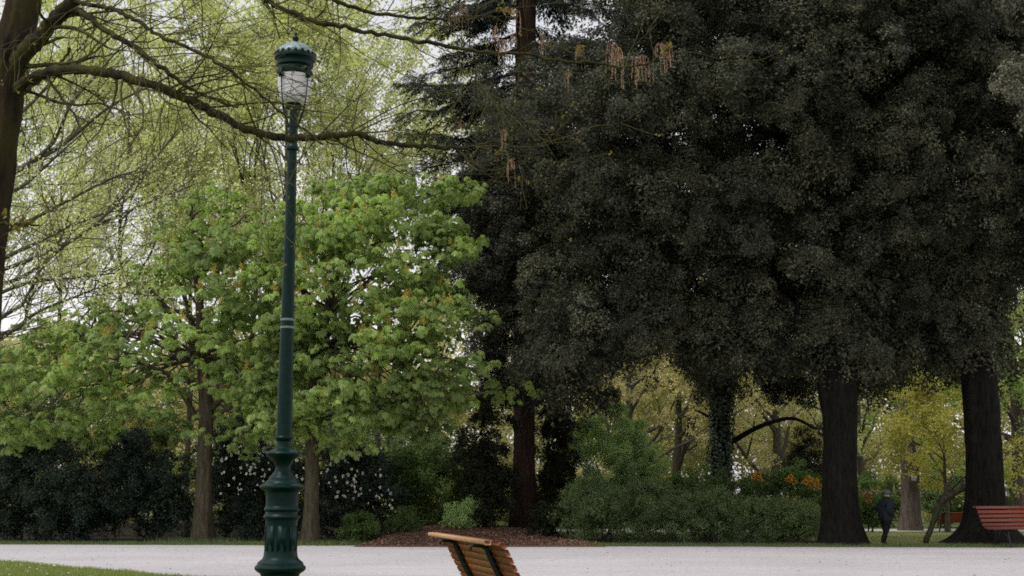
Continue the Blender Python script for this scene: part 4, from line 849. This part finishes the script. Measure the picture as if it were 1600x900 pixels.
# lantern: cup, four arms, tapering frosted bowl, crown band, dome, finial
lt = lp_part('lantern_cup', [(6.5, 172), (12, 169), (13, 166), (11, 165), (12.5, 163.4), (12.5, 162.4), (11, 162)])
obj('glass_bowl', *lathe(prof([(11, 162), (17, 160.4), (20.5, 158.2), (22.5, 152), (24.0, 142), (25.4, 130), (26.3, 118), (26.4, 114)]), (LBx, Yp, 0), 36, False), M['glass'], lp, True)
for a in range(4):
    th = a * math.pi / 2 + .95; u = np.array([math.cos(th), math.sin(th), 0]); c0 = np.array([LBx, Yp, 0])
    rows = [(8, 200), (15, 186), (21, 172), (25, 158), (27, 142), (28.5, 124), (29, 112)]
    pts = np.array([c0 + u * hw * wpx(py) + [0, 0, zz(py)] for hw, py in rows]); obj('arm', *tube(catmull(pts, 3), np.full(len(catmull(pts, 3)), 1.0 * S), 6, True), M['iron'], lp, True)
    MB().box(c0 + u * 29 * wpx(118) + [0, 0, zz(119)], 5 * S, 7 * S, 14 * S, [u, [-u[1], u[0], 0], [0, 0, 1]]).build('bracket', M['iron'], lp)
hd = lp_part('hood', [(26.6, 119), (27.6, 117), (27.6, 112), (25.5, 110), (25.0, 106), (28.5, 104), (28.8, 99), (27, 97), (28, 95), (31.5, 93), (32, 90), (31, 87), (29, 85)])
for a in range(18):                              # scalloped cresting round the rim
    th = a * math.pi / 9; MB().add(*lathe([(2.8 * S, -.012), (3.0 * S, .004), (2.2 * S, .016), (.4 * S, .024)], (LBx + math.cos(th) * 29.5 * wpx(86), Yp + math.sin(th) * 29.5 * wpx(86), zz(86)), 8)).build('crest', M['iron'], hd, True)
lp_part('dome', [(30, 87), (29.5, 84), (27, 79.5), (23, 75), (17, 71), (10, 68.5), (5, 67.5), (4.5, 66)], 'iron_light')
lp_part('finial', [(4.4, 67), (3, 64.5), (4.8, 62), (5.2, 59.5), (4, 57), (1.8, 55), (2.4, 52.5), (1.2, 50), (.3, 47)])

lp.rotation_euler = (0, .0063, 0)                # the old post leans a touch

# ------------------------------------------------------------------ benches
PROF = [(0, 0), (.064, -.002), (.124, -.026), (.156, -.083), (.184, -.141), (.211, -.199), (.241, -.256), (.272, -.313), (.303, -.370), (.334, -.427), (.367, -.483), (.412, -.533), (.470, -.563), (.533, -.580), (.597, -.588), (.661, -.588), (.725, -.580), (.786, -.566), (.840, -.590)]
SLAT = {}
def slat_mesh(L, w, th, mat):
    k = (round(L, 2), w, th, mat)
    if k not in SLAT:
        b = .006; y, z = w / 2, th / 2; r = [(-y, -z + b), (-y, z - b), (-y + b, z), (y - b, z), (y, z - b), (y, -z + b), (y - b, -z), (-y + b, -z)]
        V = [(sx * L / 2, a, c) for sx in (-1, 1) for a, c in r]; n = 8
        Fq = np.array([[i, (i + 1) % n, (i + 1) % n + n, i + n] for i in range(n)]); SLAT[k] = np_mesh('slat', V, [Fq, np.arange(n)[None], np.arange(n, 2 * n)[::-1][None]], M[mat])
    return SLAT[k]
def bench(label, end, slatdir, vdir, L, top, mat, pr=PROF, w=.056, th=.034, sup=(.22, .78), scale=1.0, group='wooden park benches', top_mat=None):
    """end: ground point under the first slat's near end; slatdir, vdir: horizontal unit vectors"""
    e = np.array([end[0], end[1], 0.0]); u = np.array([*slatdir, 0.0]); v = np.array([*vdir, 0.0]); t = thing('park_bench', label, 'bench', e + u * L / 2 + v * .4, group)
    pr = [(a * scale, b * scale) for a, b in pr]; Pn = np.array(pr); T = unit(np.gradient(Pn, axis=0))
    me = slat_mesh(L, w * scale, th * scale, mat); hand = np.dot(np.cross(u, v), [0, 0, 1])
    for k, (a, b) in enumerate(pr):
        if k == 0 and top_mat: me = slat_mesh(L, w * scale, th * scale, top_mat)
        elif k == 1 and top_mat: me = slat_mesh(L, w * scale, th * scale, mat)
        c = e + u * L / 2 + v * a + [0, 0, top + b]; ang = math.atan2(T[k][1], T[k][0])
        o = inst('slat', me, c, t); 
        yv = v * math.cos(ang) + np.array([0, 0, 1]) * math.sin(ang); zv = np.cross(u, yv)
        from mathutils import Matrix
        o.rotation_euler = Matrix((u, yv, zv)).transposed().to_euler()
    for f in sup:                                # cast iron side frames
        c0 = e + u * L * f; nrm = np.stack([T[:, 1], -T[:, 0]], -1); off = .036 * scale
        q = Pn + nrm * off; q = np.vstack([[q[0][0] - .03, q[0][1] - .035], [q[0][0] - .035, q[0][1] - .004], q])
        hw = .028 * scale; wd = np.interp(np.arange(len(q)), [0, 2, 5, len(q) - 6, len(q) - 1], [.010, .016, .030, .030, .014]) * scale
        tq = unit(np.gradient(q, axis=0)); nq = np.stack([tq[:, 1], -tq[:, 0]], -1)
        A = q + nq * wd[:, None]; B = q - nq * wd[:, None] * .55; V = []
        for s in (-hw / 1.4, hw / 1.4):
            for ring in (A, B): V.append(np.array([c0 + u * s + v * x + [0, 0, top + z] for x, z in ring]))
        n = len(q); V = np.concatenate(V); i = np.arange(n - 1)
        Fq = np.concatenate([np.stack([i + a0, i + 1 + a0, i + 1 + b0, i + b0], -1) for a0, b0 in ((0, n), (n, 3 * n), (3 * n, 2 * n), (2 * n, 0))])
        fr = obj('side_frame', V, [Fq, np.array([[0, n, 3 * n, 2 * n], [n - 1, 3 * n - 1 - n + n - n + 0, 0, 0]])[:1]], M['black_iron'], t)
        zs = top + min(b for a, b in pr) - .06
        for x0, x1 in ((.40 * scale, .18 * scale), (.74 * scale, .84 * scale)):     # legs
            pts = np.array([c0 + v * x0 + [0, 0, zs], c0 + v * (x0 * .7 + x1 * .3) + [0, 0, zs * .55], c0 + v * x1 + [0, 0, .03], c0 + v * (x1 + np.sign(x1 - x0) * .05) + [0, 0, .0]])
            q2 = catmull(pts, 4); obj('leg', *tube(q2, np.linspace(.03, .022, len(q2)) * scale, 7, True), M['black_iron'], t, True)
        pts = np.array([c0 + v * .25 * scale + [0, 0, top - .34 * scale], c0 + v * .22 * scale + [0, 0, zs * .8], c0 + v * .19 * scale + [0, 0, .1]]); q2 = catmull(pts, 4)
        obj('strut', *tube(q2, np.full(len(q2), .02 * scale), 6, True), M['black_iron'], t, True)
    return t
ph = math.radians(13.6); NBY = 11.0; e = W(762, 848, NBY)
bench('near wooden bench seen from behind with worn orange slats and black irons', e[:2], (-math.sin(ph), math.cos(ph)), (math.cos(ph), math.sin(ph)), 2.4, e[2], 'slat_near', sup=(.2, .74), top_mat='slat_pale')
a = math.radians(20); e = W(1521, 791, 39.9)
bench('red slatted bench facing the path before the root flared trunk', e[:2], (math.cos(a), math.sin(a)), (math.sin(a), -math.cos(a)), 2.4, 1.10, 'slat_red', sup=(.22, .78), w=.094, pr=PROF[::2])
low = [(x * .8, z * .62) for x, z in PROF]
a = math.radians(14); e = W(1474, 800, 55.0)
bench('small far orange bench partly hidden by the root flared trunk', e[:2], (math.cos(a), math.sin(a)), (-math.sin(a), math.cos(a)), 2.1, .74, 'slat_far', pr=low, sup=(.14, .8))

# ------------------------------------------------------------------ propped bent branch
Yb = 42.6; t = thing('bent_branch', 'bent bare branch propped between the lawn and the root flared trunk', 'branch', (gx(1447, Yb), Yb, 0))
q = catmull(Wm([(1446, 846, Yb), (1455, 825, Yb), (1463, 802, Yb), (1470, 785, Yb), (1482, 776, Yb), (1497, 767, Yb), (1514, 759, Yb)]), 4); q[0][2] = 0
obj('bough', *tube(q, np.interp(np.linspace(0, 1, len(q)), [0, .4, .6, 1], [.085, .078, .105, .085]), 10, True), M['bark_chest'], t, True)
q = catmull(Wm([(1499, 766, Yb), (1505, 752, Yb), (1500, 744, Yb)]), 3); obj('stub', *tube(q, np.linspace(.05, .02, len(q)), 6), M['bark_chest'], t, True)

# ------------------------------------------------------------------ walking person
def person():
    Yq = 41.2; base = np.array([gx(1383, Yq), Yq, 0]); t = thing('person', 'person in dark jacket and cap walking past the broad black trunk', 'person', base)
    me = bpy.data.meshes.new('body'); H = 1.55
    J = {'pel': (0, 0, .82), 'waist': (.0, .0, .98), 'chest': (.015, 0, 1.17), 'neck': (.035, 0, 1.32), 'head0': (.055, 0, 1.385), 'head': (.065, 0, 1.455),
         'hl': (-.01, .085, .78), 'kl': (.05, .09, .44), 'al': (-.03, .09, .09), 'tl': (.10, .10, .035),
         'hr': (-.01, -.085, .78), 'kr': (-.04, -.09, .45), 'ar': (-.20, -.09, .13), 'tr': (-.09, -.10, .04),
         'sl': (.015, .17, 1.24), 'el': (-.07, .225, .99), 'wl': (.08, .20, .84), 'sr': (.015, -.17, 1.24), 'er': (-.07, -.225, .99), 'wr': (.08, -.20, .84)}
    K = list(J); E = [('pel', 'waist'), ('waist', 'chest'), ('chest', 'neck'), ('neck', 'head0'), ('head0', 'head'), ('pel', 'hl'), ('hl', 'kl'), ('kl', 'al'), ('al', 'tl'), ('pel', 'hr'), ('hr', 'kr'), ('kr', 'ar'), ('ar', 'tr'),
                      ('chest', 'sl'), ('sl', 'el'), ('el', 'wl'), ('chest', 'sr'), ('sr', 'er'), ('er', 'wr')]
    Rd = {'pel': .155, 'waist': .165, 'chest': .165, 'neck': .072, 'head0': .078, 'head': .088, 'h': .105, 'k': .07, 'a': .048, 't': .036, 's': .085, 'e': .062, 'w': .05}
    me.from_pydata([J[k] for k in K], [(K.index(a), K.index(b)) for a, b in E], []); o = bpy.data.objects.new('body', me); COL.objects.link(o)
    sk = o.modifiers.new('skin', 'SKIN'); o.modifiers.new('sub', 'SUBSURF').levels = 2
    lay = me.skin_vertices[0].data if me.skin_vertices else None
    if lay is None: me.attributes; 
    for i, k in enumerate(K):
        r = Rd.get(k, Rd.get(k[0], .08)); me.skin_vertices[0].data[i].radius = (r * (1.14 if k[0] not in 'ha' or k[0] == 'h' and len(k) == 2 else 1.0),) * 2; me.skin_vertices[0].data[i].use_root = (k == 'pel')
    dg = bpy.context.evaluated_depsgraph_get(); dg.update(); ev = o.evaluated_get(dg); m2 = bpy.data.meshes.new_from_object(ev); bpy.data.objects.remove(o)
    for m in (M['coat'], M['trouser'], M['skin'], M['shoe']): m2.materials.append(m)
    for p in m2.polygons:
        z = p.center[2]; p.material_index = 0 if .70 < z < 1.345 else (2 if z >= 1.345 else (3 if z < .075 else 1)); p.use_smooth = True
    for v in m2.vertices:
        if .66 < v.co.z < .86: v.co.x *= 1.06; v.co.y *= 1.06
        if v.co.z > 1.40 and v.co.x > .13: v.co.x += .018 * max(0, 1 - abs(v.co.y) / .03) * max(0, 1 - abs(v.co.z - 1.44) / .03)    # nose
    for v in m2.vertices:
        f = 1.22 if .6 < v.co.z < 1.3 else (1.1 if v.co.z <= .6 else 1.04); v.co.x *= f; v.co.y *= f
    m2.name = 'body'; b = bpy.data.objects.new('body', m2); COL.objects.link(b); b.parent = t; b.rotation_euler = (0, 0, math.radians(18))
    hx = np.array([.062, 0, 0]); V, Fq = lathe([(.101, 1.455), (.107, 1.475), (.104, 1.515), (.088, 1.55), (.055, 1.572), (.0, 1.58)], hx, 20)
    mb = MB().add(V, Fq); th = np.linspace(-1.0, 1.0, 9); inn = np.stack([.062 + .102 * np.cos(th), .102 * np.sin(th), np.full(9, 1.468)], -1); outr = np.stack([.062 + .175 * np.cos(th * .75), .115 * np.sin(th), np.full(9, 1.455)], -1)
    i = np.arange(8); mb.add(np.concatenate([inn, outr, inn + [0, 0, .008], outr + [0, 0, .008]]), np.concatenate([np.stack([i, i + 1, i + 10, i + 9], -1), np.stack([i + 18, i + 27, i + 28, i + 19], -1), np.stack([i + 9, i + 10, i + 28, i + 27], -1)]))
    c = bpy.data.objects.new('cap', mb.mesh('cap', M['cap'], True)); COL.objects.link(c); c.parent = b
    V, Fq = tube(np.array([[.04 + .085 * math.cos(a), .085 * math.sin(a), 1.345 + .012 * math.sin(2 * a)] for a in np.linspace(0, 6.28, 17)]), np.full(17, .034), 8)
    c = bpy.data.objects.new('collar', np_mesh('collar', V, Fq, M['coat'], True)); COL.objects.link(c); c.parent = b
person()
